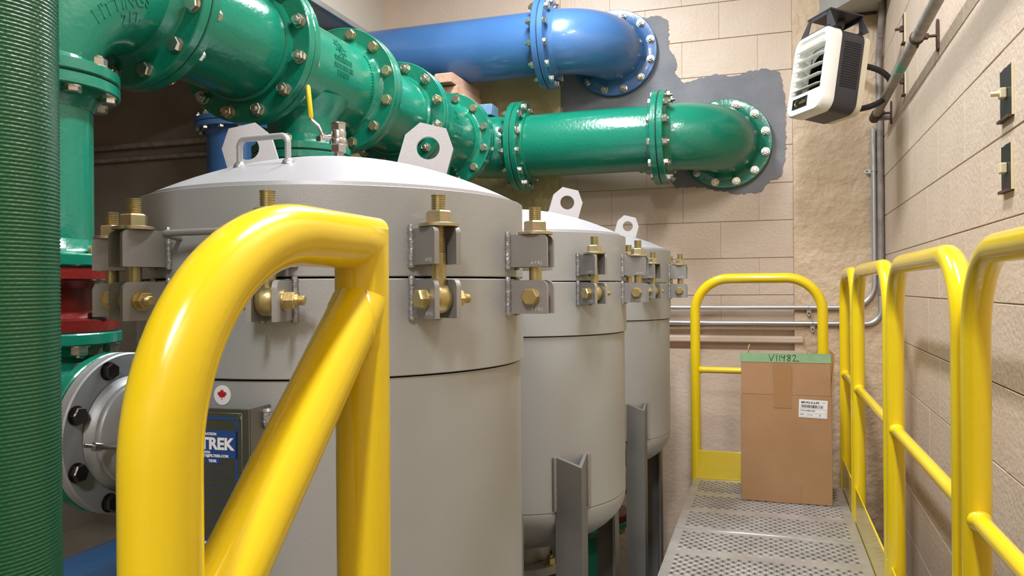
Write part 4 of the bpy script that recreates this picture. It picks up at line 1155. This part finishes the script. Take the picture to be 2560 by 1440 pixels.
for y in (4.05, 2.90):
    x = rx(y, 0.065); z = E + 0.815 + (4.12 - y) * 0.012
    b = MB().lathe([(0.0198, -0.009), (0.0235, -0.009), (0.0235, 0.009), (0.0198, 0.009)], 24, T(x, y, z) @ RX(pi / 2))
    b.box(x - 0.004, x + 0.004, y - 0.006, y + 0.006, z - 0.034, z - 0.022).box(x + 0.022, x + 0.034, y - 0.009, y + 0.009, z - 0.009, z + 0.009, bev=0.002)
    h = part('pipe_hanger', b.mesh('pipe_hanger', RUST, 30), t)
    part('hanger_rod', MB().sweep([(x + 0.03, y, z), (right_x(y), y, z)], 0.005, 10).mesh('hanger_rod', RUST), h)
    b = MB().prism([(-0.012, -0.045), (0, -0.055), (0.012, -0.045), (0.016, 0), (0.012, 0.045), (0, 0.055), (-0.012, 0.045), (-0.016, 0)], 0, 0.007, T(right_x(y), y, z) @ RY(-pi / 2) @ RZ(pi / 2))
    part('wall_plate', b.mesh('wall_plate', RUST, 30), h)
for (y, z, hh, hw, nut, lb) in ((2.083, 0.446, 0.060, 0.050, 1, 'upper black anchor plate with beige bolt on the near right wall'),
                            (2.085, 0.272, 0.054, 0.042, 1, 'lower black anchor plate with beige nut on the near right wall'),
                            (3.647, 1.085, 0.062, 0.022, 0, 'upper rusty dark anchor plate on the right wall behind the grey pipe'),
                            (3.647, 0.865, 0.060, 0.022, 0, 'lower rusty dark anchor plate on the right wall behind the grey pipe')):
    M = T(right_x(y), y, E + z) @ RZ(radians(-1.0)) @ RY(-pi / 2)       # local x up, y along wall, z out into the room
    t = thing('anchor_plate', None, lb, 'wall anchor', 'wall anchor plates', M=M)
    r = random.Random(int(z * 100)); P = []
    for (xa, ya), (xb, yb_) in (((-hh, -hw), (hh, -hw)), ((hh, -hw), (hh, hw)), ((hh, hw), (-hh, hw)), ((-hh, hw), (-hh, -hw))):
        for i in range(7): s = i / 7; P.append((xa + (xb - xa) * s + r.uniform(-0.0012, 0.0012), ya + (yb_ - ya) * s + r.uniform(-0.0012, 0.0012)))
    part('plate', MB().prism(P, -0.002, 0.004).mesh('plate', BLACK if nut else RUST, 0), t, M)
    part('paint_edge', MB().box(-hh, hh, -hw - 0.007, -hw, -0.002, 0.0045).mesh('paint_edge', BEIGEPL), t, M)
    part('lower_lip', MB().box(-hh - 0.003, -hh + 0.003, -hw, hw, -0.002, 0.012).mesh('lower_lip', RUST), t, M)
    b = MB().box(-0.012, 0.012, -0.011, 0.011, 0.004, 0.018, bev=0.002)
    if z > 0.4: b.lathe([(0.006, 0.018), (0.006, 0.036)], 12, cap1=True)
    part('anchor_bolt', b.mesh('anchor_bolt', BEIGEPL if nut else RUST, 30), t, M)
zd = E + 1.40
b = MB().prism([(0.28, 4.368), (0.555, 4.368), (0.548, 3.75), (0.43, 4.11)], zd, zd + 0.25)
t = thing('corner_duct', (0.45, 4.2, zd), 'grey sheet metal duct with rusty lower edge in the top right corner', 'duct')
part('duct_body', b.mesh('duct_body', DUCT, 0), t)
part('rusty_edge', MB().box(0.27, 0.552, 4.352, 4.368, zd - 0.012, zd, bev=0.002).mesh('rusty_edge', RUST), t)
# pipes on the dark back wall at left
for z, r in ((1.02, 0.022), (0.93, 0.018)):
    single('wall_conduit', MB().sweep([(X0, YW - 0.03, E + z), (-2.6, YW - 0.03, E + z)], r, 14).mesh('wall_conduit', RUSTPIPE),
           '%s dull conduit on the dark wall behind the blue riser' % ('upper' if z > 1 else 'lower'), 'conduit', group='dark wall conduits')
